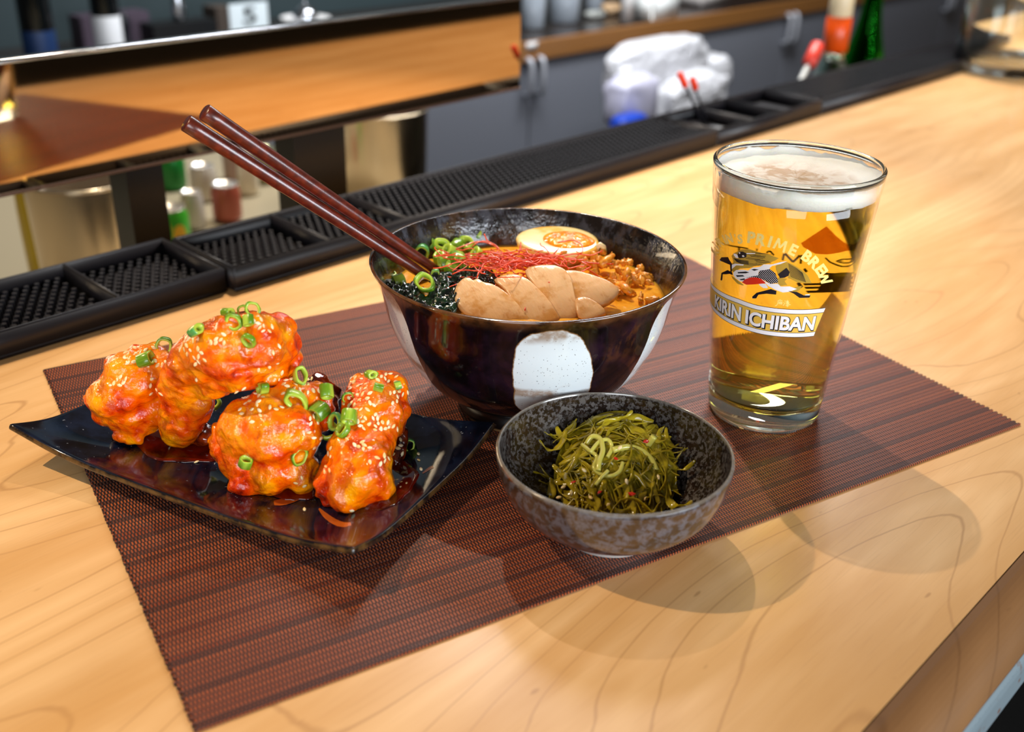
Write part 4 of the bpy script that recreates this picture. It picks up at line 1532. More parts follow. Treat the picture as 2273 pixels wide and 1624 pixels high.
M_WINGD = m.m
WINGS = []


def wing(label, chains, seed, mat=None, amp=1.0):
    """chains of (px, py, height, radius in px) grown into one knobbly piece"""
    rnd = random.Random(seed)
    bm = bmesh.new()
    for ch in chains:
        balls = []
        for q0, q1 in zip(ch[:-1], ch[1:]):
            p0, p1 = at(*q0[:3]), at(*q1[:3])
            r0 = q0[3] * (p0 - CAM).length / FPX
            r1 = q1[3] * (p1 - CAM).length / FPX
            n = max(2, int((p1 - p0).length / (0.45 * min(r0, r1))))
            for i in range(n):
                t = i / n
                balls.append((p0.lerp(p1, t), r0 + (r1 - r0) * t))
        q = ch[-1]
        p = at(*q[:3])
        balls.append((p, q[3] * (p - CAM).length / FPX))
        for p, r_ in balls:
            mt = Matrix.Translation(p) @ Matrix.Diagonal((r_, r_, r_, 1))
            bmesh.ops.create_icosphere(bm, subdivisions=3, radius=1.0, matrix=mt)
            # batter knobs
            for _ in range(1 if r_ > 0.006 else 0):
                d = Vector((rnd.gauss(0, 1), rnd.gauss(0, 1), rnd.gauss(0, 1))).normalized()
                rr_ = r_ * rnd.uniform(0.28, 0.45)
                mt = Matrix.Translation(p + d * (r_ * 0.78)) @ Matrix.Diagonal((rr_, rr_, rr_, 1))
                bmesh.ops.create_icosphere(bm, subdivisions=2, radius=1.0, matrix=mt)
    me = bpy.data.meshes.new('shape')
    bm.to_mesh(me)
    bm.free()
    o = bpy.data.objects.new('tmp', me)
    COL.objects.link(o)
    md = o.modifiers.new('r', 'REMESH')
    md.mode = 'VOXEL'
    md.voxel_size = 0.00095
    md.adaptivity = 0.0
    bpy.context.view_layer.update()
    me2 = bpy.data.meshes.new_from_object(o.evaluated_get(bpy.context.evaluated_depsgraph_get()))
    bpy.data.objects.remove(o)
    bm = bmesh.new()
    bm.from_mesh(me2)
    for _ in range(5):
        bmesh.ops.smooth_vert(bm, verts=bm.verts, factor=0.5, use_axis_x=True, use_axis_y=True, use_axis_z=True)
    bm.normal_update()
    off = Vector((seed * 3.7, seed * 1.3, 0))
    mv = []
    for v in bm.verts:
        p = v.co
        a = noise.noise(p * 75 + off) * 0.0026
        b = (0.35 - abs(noise.noise(p * 130 + off + noise.noise_vector(p * 60) * 0.6))) * 0.0030
        c = noise.noise(p * 330 + off) * 0.00055
        mv.append(v.normal * ((a + b + c) * amp))
    for v, d in zip(bm.verts, mv):
        v.co += d
    for _ in range(2):
        bmesh.ops.smooth_vert(bm, verts=bm.verts, factor=0.4, use_axis_x=True, use_axis_y=True, use_axis_z=True)
    for v in bm.verts:
        zz = plate_at(v.co.x, v.co.y) + 0.0003
        if v.co.z < zz:
            v.co.z = zz
    bm.normal_update()
    WINGS.append(BVHTree.FromBMesh(bm))
    me = mesh(bm)
    o = link('chicken_wing', me, mat or M_WING)
    return tag(o, label, 'chicken wing', 'sauced chicken wings on the plate')


wing('leftmost sauced chicken wing with a pointed tip overhanging the plate corner', [
    [(212, 888, 0.030, 20), (250, 880, 0.034, 46), (300, 840, 0.042, 62), (325, 812, 0.046, 44)],
    [(250, 900, 0.026, 42), (300, 905, 0.024, 56), (335, 900, 0.024, 50)],
    [(290, 935, 0.016, 36), (298, 962, 0.012, 20)], [(270, 820, 0.046, 34), (330, 800, 0.050, 36), (365, 815, 0.05, 30)],
    [(203, 886, 0.030, 12), (190, 884, 0.030, 5)], [(272, 966, 0.012, 10), (256, 968, 0.012, 4)]], 1)
wing('arched top chicken wing bridging over the others with scallions on its crest', [
    [(405, 925, 0.022, 50), (408, 880, 0.036, 50), (412, 830, 0.052, 50), (440, 790, 0.066, 54), (500, 775, 0.074, 70), (560, 765, 0.074, 76), (600, 765, 0.070, 62)],
    [(570, 740, 0.082, 50), (610, 735, 0.078, 42)], [(520, 745, 0.082, 46), (470, 755, 0.078, 38)], [(620, 800, 0.060, 44), (600, 820, 0.058, 38)],
    [(400, 945, 0.016, 44), (430, 905, 0.030, 38), (455, 880, 0.040, 26)], [(540, 820, 0.062, 52), (500, 830, 0.058, 44), (470, 850, 0.05, 40)]], 2)
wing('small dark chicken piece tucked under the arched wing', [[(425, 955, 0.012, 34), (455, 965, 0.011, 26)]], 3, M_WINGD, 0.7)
wing('round chicken wing in the front centre with smooth yellow orange top', [
    [(570, 960, 0.030, 82), (610, 965, 0.032, 84), (640, 960, 0.034, 70)], [(520, 985, 0.020, 44), (560, 1025, 0.018, 56), (600, 1045, 0.016, 54), (640, 1030, 0.018, 48)],
    [(640, 890, 0.046, 46), (690, 890, 0.044, 44), (700, 920, 0.038, 38)], [(600, 905, 0.046, 40), (560, 925, 0.038, 48)],
    [(530, 1078, 0.010, 22), (545, 1070, 0.012, 26)], [(665, 1060, 0.012, 32), (680, 1030, 0.016, 34)], [(495, 960, 0.026, 24), (490, 985, 0.018, 20)]], 4)
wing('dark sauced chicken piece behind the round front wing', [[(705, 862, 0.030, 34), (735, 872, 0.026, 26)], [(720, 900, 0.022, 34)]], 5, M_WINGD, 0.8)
wing('long right chicken wing standing toward the front edge of the plate', [
    [(842, 868, 0.044, 42), (835, 905, 0.040, 56), (820, 950, 0.034, 60), (800, 1000, 0.028, 66), (795, 1050, 0.022, 68), (775, 1085, 0.016, 52)],
    [(865, 860, 0.044, 34), (872, 900, 0.036, 34), (870, 940, 0.028, 34)], [(830, 1080, 0.014, 44), (800, 1100, 0.012, 36), (770, 1108, 0.010, 30)],
    [(725, 1080, 0.014, 32), (740, 1050, 0.018, 38)], [(800, 850, 0.046, 24), (790, 900, 0.040, 34)], [(712, 1100, 0.010, 16), (730, 1112, 0.009, 18)]], 6)
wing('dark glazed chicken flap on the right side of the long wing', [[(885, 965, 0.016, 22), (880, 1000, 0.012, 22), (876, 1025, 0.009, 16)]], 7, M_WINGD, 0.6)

# pooled sauce
m = Mat('pooled_sauce')
n1 = m.noise(m.coord(), 60, 3, 0.5)
m.bsdf(color=m.mix(m.step(n1, 0.35, 0.65), lin('#2a0503'), lin('#6e1505')), rough=0.06, spec=0.6)
M_SAUCE = m.m


def puddle(label, ctr, rx, ry, turn, seed, name='sauce_puddle'):
    vs, fs = [], []
    n = 48
    c = on_plate(*ctr, 0.0009)
    vs.append(c)
    rows = [(0.5, 0.0009), (0.85, 0.0008), (0.96, 0.0005), (1.0, 0.00012)]
    for kf, lift in rows:
        for i in range(n):
            a = 2 * math.pi * i / n
            w = 1 + 0.16 * noise.noise(Vector((math.cos(a) * 1.6 + seed, math.sin(a) * 1.6, 0))) + 0.07 * noise.noise(Vector((math.cos(a) * 5 + seed, math.sin(a) * 5, 2)))
            x, y = math.cos(a) * rx * kf * w, math.sin(a) * ry * kf * w
            ct_, st_ = math.cos(turn), math.sin(turn)
            vs.append(on_plate(ctr[0] + x * ct_ - y * st_, ctr[1] + x * st_ + y * ct_, lift))
    for i in range(n):
        fs.append((0, 1 + i, 1 + (i + 1) % n))
    for r_ in range(len(rows) - 1):
        for i in range(n):
            a, b = 1 + r_ * n + i, 1 + r_ * n + (i + 1) % n
            fs.append((a, a + n, b + n, b))
    bm = bmesh.new()
    bm.from_mesh(pydata(vs, fs))
    return tag(link(name, mesh(bm), M_SAUCE), label, 'sauce')


puddle('dark red sauce pooled on the plate left of the round front wing', (400, 985), 105, 42, 0.12, 1)
puddle('sauce smear pooled under the long right wing', (860, 1075), 70, 52, -0.6, 5)
puddle('thin sauce film below the round front wing', (640, 1085), 62, 24, 0.15, 9)

# ------------------------------------------------------------------ scallion rings
m = Mat('scallion')
co = m.coord()
sep = m.n('SeparateXYZ', {0: co})
rr = m.n('VectorMath', {0: m.n('CombineXYZ', {0: sep.outputs[0], 1: sep.outputs[1], 2: 0.0})}, operation='LENGTH').outputs['Value']
rnd_ = m.n('ObjectInfo').outputs['Random']
st = m.noise(m.mapping(co, scale=(900, 900, 60)), 1.0, 2)
outc = m.mix(rnd_, lin('#4a7a0c'), lin('#7ea322'))
outc = m.mix(m.math('GREATER_THAN', rnd_, 0.82), outc, lin('#4d9a50'))
inn = lin('#b0c844')
cc = m.mix(m.step(rr, 0.0025, 0.0033), inn, outc)
cc = m.mix(m.math('MULTIPLY', m.step(st, 0.5, 0.7), 0.3), cc, lin('#a9cf45'))
m.bsdf(color=cc, rough=0.28, sss=0.3, sss_scale=0.002, sss_rad=(0.6, 1.0, 0.2), coat=0.2)
M_SCAL = m.m
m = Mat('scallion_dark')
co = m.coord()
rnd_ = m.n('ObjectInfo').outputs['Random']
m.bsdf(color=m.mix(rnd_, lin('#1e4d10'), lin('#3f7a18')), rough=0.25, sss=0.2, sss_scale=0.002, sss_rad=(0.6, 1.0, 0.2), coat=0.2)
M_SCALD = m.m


def ring_mesh(h, ri, sq, seed):
    bm = bmesh.new()
    ro = 0.0034
    rnd = random.Random(seed)
    ph = rnd.random() * 6
    w = lambda a, z: 1 + 0.07 * math.sin(2 * a + ph) + 0.04 * math.sin(5 * a + ph) + 0.03 * math.sin(a * 3 + z * 900)
    k = h / 2
    lathe(bm, [(ri, -k), (ro - 0.0003, -k), (ro, -k + 0.0003), (ro, k - 0.0003), (ro - 0.0003, k), (ri, k), (ri - 0.0002, 0)], (0, 0, 0), 28, closed=True, wob=w)
    for v in bm.verts:
        v.co.y *= sq
    return mesh(bm)


RINGS = {}
for key, (h, ri, sq) in {'ring': (0.0024, 0.0023, 1.0), 'oval': (0.0028, 0.0024, 0.62), 'tube': (0.0058, 0.0024, 0.9), 'chunk': (0.0055, 0.0016, 0.72), 'thin': (0.0014, 0.0026, 0.92)}.items():
    for q in range(2):
        me = ring_mesh(h, ri, sq, q + 7 * len(RINGS))
        for p in me.polygons:
            p.use_smooth = True
        RINGS[key, q] = me
RD = {}


def hit_any(px, py):
    d = ray(px, py).normalized()
    best = None
    for b in WINGS:
        r_ = b.ray_cast(CAM, d)
        if r_[0] is not None and (best is None or r_[3] < best[2]):
            best = (r_[0], r_[1], r_[3])
    return best


def frame(zax, turn):
    z = zax.normalized()
    x = z.orthogonal().normalized()
    y = z.cross(x)
    return Matrix((x * math.cos(turn) + y * math.sin(turn), -x * math.sin(turn) + y * math.cos(turn), z)).transposed()


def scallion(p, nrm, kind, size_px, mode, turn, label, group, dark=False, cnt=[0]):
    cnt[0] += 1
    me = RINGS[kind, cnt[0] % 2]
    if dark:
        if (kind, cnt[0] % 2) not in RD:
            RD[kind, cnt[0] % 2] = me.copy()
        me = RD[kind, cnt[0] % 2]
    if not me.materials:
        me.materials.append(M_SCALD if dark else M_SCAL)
    s = size_px * (p - CAM).length / FPX / 0.0068
    nrm = nrm.normalized()
    side = nrm.cross(Vector((0, 0, 1)))
    if side.length < 0.05:
        side = RT.copy()
    side.normalize()
    if mode == 'flat':
        ax = nrm
        lift = 0.0012 * s
    elif mode == 'up':                       # standing on edge, hole toward the viewer
        tov = (CAM - p).normalized()
        ax = (tov - nrm * tov.dot(nrm)).normalized() * 0.9 + nrm * 0.35
        lift = 0.0012 * s
    elif mode == 'lie':                      # cut tube lying on its side
        ax = (side * math.cos(turn) + nrm.cross(side) * math.sin(turn))
        lift = 0.0026 * s
    else:                                    # tilt
        ax = nrm * 0.75 + side * math.cos(turn) * 0.6 + nrm.cross(side) * math.sin(turn) * 0.6
        lift = 0.0022 * s
    mw = Matrix.Translation(p + nrm * (lift - 0.0004)) @ frame(ax, turn).to_4x4() @ Matrix.Diagonal((s, s, s, 1))
    o = bpy.data.objects.new('scallion_slice', me)
    COL.objects.link(o)
    o.matrix_world = mw
    return tag(o, label, 'scallion', group)


GS = 'scallion slices on the chicken'
for (px, py, kind, sz, mode, turn, dark, lb) in [
    (508, 700, 'chunk', 26, 'lie', 1.2, 0, 'pale cut scallion piece on the crest of the arched wing, left of the green rings'),
    (517, 716, 'ring', 38, 'up', 0.3, 0, 'wide green scallion ring facing forward on the arched wing crest'),
    (540, 690, 'ring', 26, 'up', 0.9, 0, 'small curled scallion slice between the two top rings of the arched wing'),
    (562, 684, 'ring', 34, 'up', 0.0, 0, 'bright green scallion ring topmost on the arched wing'),
    (558, 712, 'chunk', 28, 'lie', 2.2, 0, 'almost white scallion piece on the right of the arched wing crest'),
    (552, 752, 'ring', 36, 'tilt', 0.6, 0, 'open scallion ring holding seeds on the face of the arched wing'),
    (444, 735, 'chunk', 32, 'lie', 0.7, 0, 'yellow green scallion tube on the left shoulder of the arched wing'),
    (330, 800, 'tube', 34, 'lie', 0.5, 0, 'green scallion tube lying on the leftmost wing'),
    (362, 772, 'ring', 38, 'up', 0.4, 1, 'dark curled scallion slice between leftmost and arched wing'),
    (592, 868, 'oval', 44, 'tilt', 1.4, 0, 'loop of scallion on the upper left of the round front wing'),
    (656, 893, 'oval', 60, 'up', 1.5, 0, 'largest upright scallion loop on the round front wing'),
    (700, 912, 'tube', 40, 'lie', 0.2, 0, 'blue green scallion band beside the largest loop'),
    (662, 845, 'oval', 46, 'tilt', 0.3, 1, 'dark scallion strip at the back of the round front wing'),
    (716, 872, 'tube', 34, 'lie', 0.9, 0, 'seeded scallion tube at the right back of the round front wing'),
    (662, 1012, 'thin', 42, 'flat', 0.3, 0, 'thin open scallion ring on the lower right of the round front wing'),
    (549, 1020, 'tube', 28, 'lie', 1.2, 0, 'square looking scallion piece on the lower left of the round front wing'),
    (826, 838, 'chunk', 26, 'lie', 1.0, 0, 'scallion piece on the top end of the long right wing'),
    (838, 866, 'chunk', 26, 'lie', 2.0, 0, 'wedge of scallion below the top end of the long right wing'),
    (882, 856, 'chunk', 18, 'lie', 0.1, 0, 'tiny blue green scallion bit at the right shoulder of the long wing'),
    (773, 884, 'thin', 30, 'up', 0.4, 0, 'small scallion ring on the left shoulder of the long right wing'),
    (752, 925, 'ring', 40, 'tilt', 2.6, 0, 'scallion ring lying against the pair in the gap between front wings'),
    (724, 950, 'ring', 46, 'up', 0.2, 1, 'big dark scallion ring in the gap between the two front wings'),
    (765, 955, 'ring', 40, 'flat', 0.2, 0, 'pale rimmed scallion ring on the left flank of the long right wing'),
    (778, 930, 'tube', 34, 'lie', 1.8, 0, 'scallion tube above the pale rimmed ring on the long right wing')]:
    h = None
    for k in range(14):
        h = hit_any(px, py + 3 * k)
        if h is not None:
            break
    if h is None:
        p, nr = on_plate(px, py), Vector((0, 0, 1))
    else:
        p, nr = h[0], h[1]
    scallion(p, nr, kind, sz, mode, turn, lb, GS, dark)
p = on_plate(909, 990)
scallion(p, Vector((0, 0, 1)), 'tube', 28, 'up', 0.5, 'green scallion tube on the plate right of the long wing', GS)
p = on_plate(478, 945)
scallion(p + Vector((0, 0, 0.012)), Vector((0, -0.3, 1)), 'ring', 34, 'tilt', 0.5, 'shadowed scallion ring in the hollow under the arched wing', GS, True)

# ------------------------------------------------------------------ sesame seeds
bm = bmesh.new()
bmesh.ops.create_icosphere(bm, subdivisions=2, radius=1.0)
for v in bm.verts:
    t = (v.co.x + 1) / 2
    w = 0.55 + 0.45 * math.sin(math.pi * min(1, t * 0.85 + 0.12))
    v.co = Vector((v.co.x * 0.00145, v.co.y * 0.00085 * w, v.co.z * 0.00045 * w))
SEED = mesh(bm)
for p in SEED.polygons:
    p.use_smooth = True
m = Mat('sesame')
rnd_ = m.n('ObjectInfo').outputs['Random']
m.bsdf(color=m.mix(rnd_, lin('#e8c680'), lin('#f7e6bd')), rough=0.35, sss=0.2, sss_scale=0.001, coat=0.3)
SEED.materials.append(m.m)
rnd = random.Random(21)
placed = []


def seeds(px, py, sx, sy, n, label, group, turn=0.0):
    k = tries = 0
    while k < n and tries < n * 25:
        tries += 1
        a, b = rnd.gauss(0, 0.55) * sx, rnd.gauss(0, 0.55) * sy
        x, y = px + a * math.cos(turn) - b * math.sin(turn), py + a * math.sin(turn) + b * math.cos(turn)
        if any((x - u) ** 2 + (y - w) ** 2 < 64 for u, w in placed):
            continue
        if group.endswith('plate'):
            p, nr = on_plate(x, y, 0.0003), Vector((0, 0, 1))
            hh = hit_any(x, y)
            if hh and (hh[0] - CAM).length < (p - CAM).length:
                continue
        else:
            h = hit_any(x, y)
            if h is None:
                continue
            p, nr = h[0], h[1]
        placed.append((x, y))
        o = bpy.data.objects.new('sesame_seed', SEED)
        COL.objects.link(o)
        nn = (nr + Vector((rnd.gauss(0, 0.2), rnd.gauss(0, 0.2), rnd.gauss(0, 0.2)))).normalized()
        s = rnd.uniform(0.9, 1.12)
        o.matrix_world = Matrix.Translation(p + nr * 0.0002) @ frame(nn, rnd.random() * 6.28).to_4x4() @ Matrix.Diagonal((s, s, s, 1))
        tag(o, label, 'sesame seed', group)
        k += 1


L1, G1 = 'pale sesame seed stuck on the leftmost chicken wing', 'sesame seeds on the leftmost wing'
L2, G2 = 'pale sesame seed stuck on the arched chicken wing', 'sesame seeds on the arched wing'
L4, G4 = 'pale sesame seed stuck on the round front chicken wing', 'sesame seeds on the round front wing'
L6, G6 = 'pale sesame seed stuck on the long right chicken wing', 'sesame seeds on the long right wing'
LP, GP = 'sesame seed fallen on the bare glaze beside the wings', 'sesame seeds on the plate'
for a in [(298, 792, 34, 22, 16), (270, 845, 26, 16, 7), (335, 858, 14, 18, 5), (360, 810, 10, 12, 3)]:
    seeds(*a, L1, G1)
for a in [(425, 768, 22, 26, 9), (445, 795, 16, 14, 4), (490, 752, 24, 14, 6), (590, 728, 26, 22, 9), (555, 752, 6, 8, 2), (600, 805, 34, 30, 5), (610, 770, 10, 8, 1), (432, 850, 10, 10, 1)]:
    seeds(*a, L2, G2)
for a in [(560, 900, 30, 30, 18), (640, 848, 40, 10, 8), (680, 866, 34, 18, 14), (700, 935, 12, 36, 14), (620, 905, 14, 8, 3), (675, 1068, 12, 14, 3)]:
    seeds(*a, L4, G4)
for a in [(800, 852, 26, 24, 18), (850, 835, 30, 10, 8), (882, 868, 16, 26, 10), (785, 905, 18, 20, 10), (825, 930, 30, 20, 14), (848, 948, 30, 14, 8), (800, 990, 24, 14, 7), (842, 1018, 20, 12, 7), (728, 1020, 8, 50, 6), (890, 990, 6, 40, 4), (778, 1133, 4, 4, 1)]:
    seeds(*a, L6, G6)
for a in [(895, 1072, 14, 8, 6), (677, 1131, 1, 1, 1), (232, 938, 2, 2, 1), (930, 1020, 12, 22, 3), (436, 1026, 3, 3, 1), (392, 977, 4, 3, 2)]:
    seeds(*a, LP, GP)
# ------------------------------------------------------------------ noodle bowl contents
ZBR = 0.0700
m = Mat('broth')
co = m.coord()
n1 = m.noise(co, 55, 4, 0.6, 0.6)
n2 = m.noise(co, 300, 3, 0.6)
oil = m.step(m.voro(co, 190), 0.10, 0.14)
c0 = m.mix(m.step(n1, 0.35, 0.65), lin('#e2951a'), lin('#f2b03a'))
c0 = m.mix(m.math('MULTIPLY', m.step(n2, 0.5, 0.7), 0.3), c0, lin('#cc7a14'))
m.bsdf(color=c0, rough=0.10, sss=0.3, sss_scale=0.004, sss_rad=(1, 0.6, 0.15), spec=0.5, normal=m.bump(m.math('ADD', n1, m.math('MULTIPLY', n2, 0.3)), 0.22, 0.0015))
bm = bmesh.new()
rings = []
for k in range(30):
    rf = k / 29
    ring = []
    for i in range(96):
        a = 2 * math.pi * i / 96
        r_ = 0.0750 * rf + 0.0002
        x, y = r_ * math.cos(a), r_ * math.sin(a)
        z = ZBR + 0.0005 * noise.noise(Vector((x * 90, y * 90, 3))) * (1 - rf ** 6)
        ring.append(bm.verts.new(BC + Vector((x, y, z))))
    rings.append(ring)
for a, b in zip(rings[:-1], rings[1:]):
    for i in range(96):
        bm.faces.new((a[i], a[(i + 1) % 96], b[(i + 1) % 96], b[i]))
bm.faces.new(rings[0])
low = [bm.verts.new(BC + Vector((0.060 * math.cos(2 * math.pi * i / 96), 0.060 * math.sin(2 * math.pi * i / 96), 0.045))) for i in range(96)]
for i in range(96):
    bm.faces.new((rings[-1][i], rings[-1][(i + 1) % 96], low[(i + 1) % 96], low[i]))
bm.faces.new(low[::-1])
tag(link('broth', mesh(bm), m.m), 'cloudy orange broth filling the large black bowl', 'broth')

# egg half, cut side up
ec = at(1238, 531, 0.0812)
ex = RT.copy(); ex.z = 0; ex.normalize()
ey = Vector((-ex.y, ex.x, 0))
ez = (Vector((0, 0, 1)) - ey * 0.10 + ex * 0.03).normalized()
ey = ez.cross(ex).normalized(); ex = ey.cross(ez)
sc_ = (ec - CAM).length / FPX
ea, eb, eh = 92 * sc_, 0.0195, 0.0155
egg = thing('egg_half', 'soft boiled egg half with runny yolk at the back of the bowl', 'egg', ec - Vector((0, 0, 0.012)))
m = Mat('egg_white')
co = m.coord()
n1 = m.noise(co, 60, 3, 0.5)
m.bsdf(color=m.mix(m.step(n1, 0.42, 0.62), lin('#f6dca0'), lin('#f4b648')), rough=0.20, sss=0.5, sss_scale=0.006, sss_rad=(1, 0.75, 0.45), coat=0.3, normal=m.bump(n1, 0.1, 0.001))
bm = bmesh.new()
nu = 56


def eggr(a):
    return 1 + 0.09 * math.cos(a)


rows = [(0.0, 0.0), (0.5, 0.0), (0.9, 0.0), (0.97, -0.0003), (1.0, -0.0012)]
allr = []
for rf, dz in rows:
    allr.append([bm.verts.new(ec + ex * (ea * rf * math.cos(a)) + ey * (eb * rf * eggr(a) * math.sin(a)) + ez * dz) for a in [2 * math.pi * i / nu for i in range(nu)]] if rf else [bm.verts.new(ec)])
for kf in (0.25, 0.5, 0.72, 0.9):
    rf = math.sqrt(1 - kf ** 2)
    allr.append([bm.verts.new(ec + ex * (ea * rf * math.cos(a)) + ey * (eb * rf * eggr(a) * math.sin(a)) - ez * (eh * kf)) for a in [2 * math.pi * i / nu for i in range(nu)]])
allr.append([bm.verts.new(ec - ez * eh)])
for a, b in zip(allr[:-1], allr[1:]):
    for i in range(nu):
        j = (i + 1) % nu
        if len(a) == 1:
            bm.faces.new((a[0], b[i], b[j]))
        elif len(b) == 1:
            bm.faces.new((a[i], b[0], a[j]))
        else:
            bm.faces.new((a[i], b[i], b[j], a[j]))
link('egg_white', mesh(bm), m.m, egg)
m = Mat('runny_yolk')
n1 = m.noise(m.coord(), 150, 3, 0.5)
m.bsdf(color=m.mix(m.step(n1, 0.35, 0.65), lin('#ea7c02'), lin('#fba406')), rough=0.16, spec=0.25, sss=0.4, sss_scale=0.004, sss_rad=(1, 0.5, 0.05), normal=m.bump(n1, 0.9, 0.003))
yc = ec + ex * (23 * sc_)
bm = bmesh.new()
prev = None
for rf, dz in [(0, 0.0010), (0.35, 0.0011), (0.65, 0.0012), (0.88, 0.0008), (1.0, 0.0001)]:
    ring = []
    for i in range(nu):
        a = 2 * math.pi * i / nu
        w = 1 + 0.10 * noise.noise(Vector((math.cos(a) * 1.5, math.sin(a) * 1.5, 4)))
        q = ex * (56 * sc_ * rf * w * math.cos(a)) + ey * (0.0118 * rf * w * math.sin(a))
        ring.append(bm.verts.new(yc + q + ez * (dz + 0.0006 * rf * (1 - rf) * 4 * noise.noise(q * 300))))
    if prev:
        for i in range(nu):
            bm.faces.new((prev[i], prev[(i + 1) % nu], ring[(i + 1) % nu], ring[i]))
    prev = ring
bmesh.ops.remove_doubles(bm, verts=bm.verts, dist=1e-6)
link('yolk', mesh(bm), m.m, egg)

# sliced meat
m = Mat('poached_meat')
co = m.coord()
n1 = m.noise(m.mapping(co, scale=(1, 1, 2.0)), 40, 4, 0.6)
n2 = m.noise(m.mapping(co, scale=(700, 160, 200)), 1.0, 3, 0.6)
n3 = m.noise(co, 120, 4, 0.6)
c0 = m.mix(m.step(n1, 0.44, 0.58), lin('#e3b482'), lin('#cf9350'))
c0 = m.mix(m.math('MULTIPLY', m.step(n3, 0.50, 0.75), 0.75), c0, lin('#c07a2c'))
c0 = m.mix(m.math('MULTIPLY', m.step(n2, 0.58, 0.72), 0.30), c0, lin('#f0cda6'))
m.bsdf(color=c0, rough=0.24, sss=0.35, sss_scale=0.004, sss_rad=(1, 0.55, 0.3), coat=0.25, coat_rough=0.1, normal=m.bump(m.math('ADD', n2, n3), 0.30, 0.0009))
M_MEAT = m.m
m = Mat('browned_edge')
m.bsdf(color=m.mix(m.step(m.noise(m.coord(), 180, 3), 0.4, 0.6), lin('#a8651f'), lin('#d39346')), rough=0.3, sss=0.2, sss_scale=0.003)
M_CRUST = m.m
hor = Vector((CAM.x - BX, CAM.y - BY, 0)).normalized()


def slab(name, outline, pt, nrm, th, mats, bend=0.0, sub=2):
    """slice: outline in photo coordinates laid on a tilted plane, with real thickness"""
    nrm = nrm.normalized()
    P = []
    n = len(outline)
    pts = []
    for i in range(n):                      # round the outline
        a, b, c_, d = outline[i - 1], outline[i], outline[(i + 1) % n], outline[(i + 2) % n]
        for t in (0, 0.33, 0.66):
            pts.append(tuple(0.5 * (2 * b[k] + (c_[k] - a[k]) * t + (2 * a[k] - 5 * b[k] + 4 * c_[k] - d[k]) * t * t + (-a[k] + 3 * b[k] - 3 * c_[k] + d[k]) * t ** 3) for k in (0, 1)))
    W3 = [onplane(x, y, pt, nrm) for x, y in pts]
    cen = sum(W3, Vector()) / len(W3)
    bm = bmesh.new()
    lay = []
    for f, dz in [(0.0, 0.0), (0.35, 0.0), (0.65, 0.0), (0.88, -0.0001), (0.97, -0.0004), (1.0, -0.0012), (1.0, -th + 0.0008), (0.97, -th)]:
        if f == 0:
            lay.append([bm.verts.new(cen + nrm * 0.0006)])
            continue
        ring = []
        for p in W3:
            q = cen + (p - cen) * f
            w = 0.0009 * noise.noise(q * 75) + 0.0004 * noise.noise(q * 240)
            ring.append(bm.verts.new(q + nrm * (dz + w * (1 if dz > -th / 2 else 0.3) - bend * (f * (p - cen).length) ** 2)))
        lay.append(ring)
    m_ = len(W3)
    for k, (a, b) in enumerate(zip(lay[:-1], lay[1:])):
        for i in range(m_):
            j = (i + 1) % m_
            fc = bm.faces.new((a[0], b[i], b[j])) if len(a) == 1 else bm.faces.new((a[i], b[i], b[j], a[j]))
            fc.material_index = 1 if k >= 5 else 0
    bm.faces.new(lay[-1])
    return link(name, mesh(bm), mats)


GM = 'meat slices in the noodle bowl'
nm = (Vector((0, 0, 0.80)) + hor * 0.52 - RT * 0.06).normalized()
for k, (pl, lb, dx) in enumerate([
    ([(1240, 600), (1275, 596), (1320, 608), (1356, 622), (1375, 642), (1352, 668), (1310, 682), (1280, 692), (1262, 650), (1250, 615)], 'greyish meat slice at the right end of the fanned row', 0),
    ([(1165, 596), (1200, 584), (1232, 585), (1256, 598), (1268, 618), (1277, 655), (1287, 692), (1240, 708), (1215, 680), (1190, 640)], 'third meat slice from the left with a straight browned edge', 1),
    ([(1096, 614), (1130, 603), (1162, 612), (1186, 630), (1212, 655), (1230, 680), (1240, 708), (1180, 716), (1150, 690), (1120, 640)], 'second meat slice from the left with an orange lower side', 2),
    ([(1007, 652), (1012, 630), (1025, 615), (1040, 612), (1048, 618), (1060, 615), (1072, 623), (1092, 628), (1117, 641), (1142, 662), (1165, 688), (1186, 720), (1120, 722), (1060, 706), (1030, 692), (1013, 672)], 'leftmost pale meat slice leaning on the dark seaweed', 3),
    ([(1277, 662), (1300, 657), (1325, 669), (1345, 692), (1310, 706), (1284, 700)], 'small meat corner poking out of the broth at the right', 1.5)]):
    pt = at(1180, 690, ZBR + 0.001) + nm * (0.0005 + 0.0021 * dx)
    tag(slab('meat_slice', pl, pt, nm, 0.0042, [M_MEAT, M_CRUST], 3.0), lb, 'meat slice', GM)

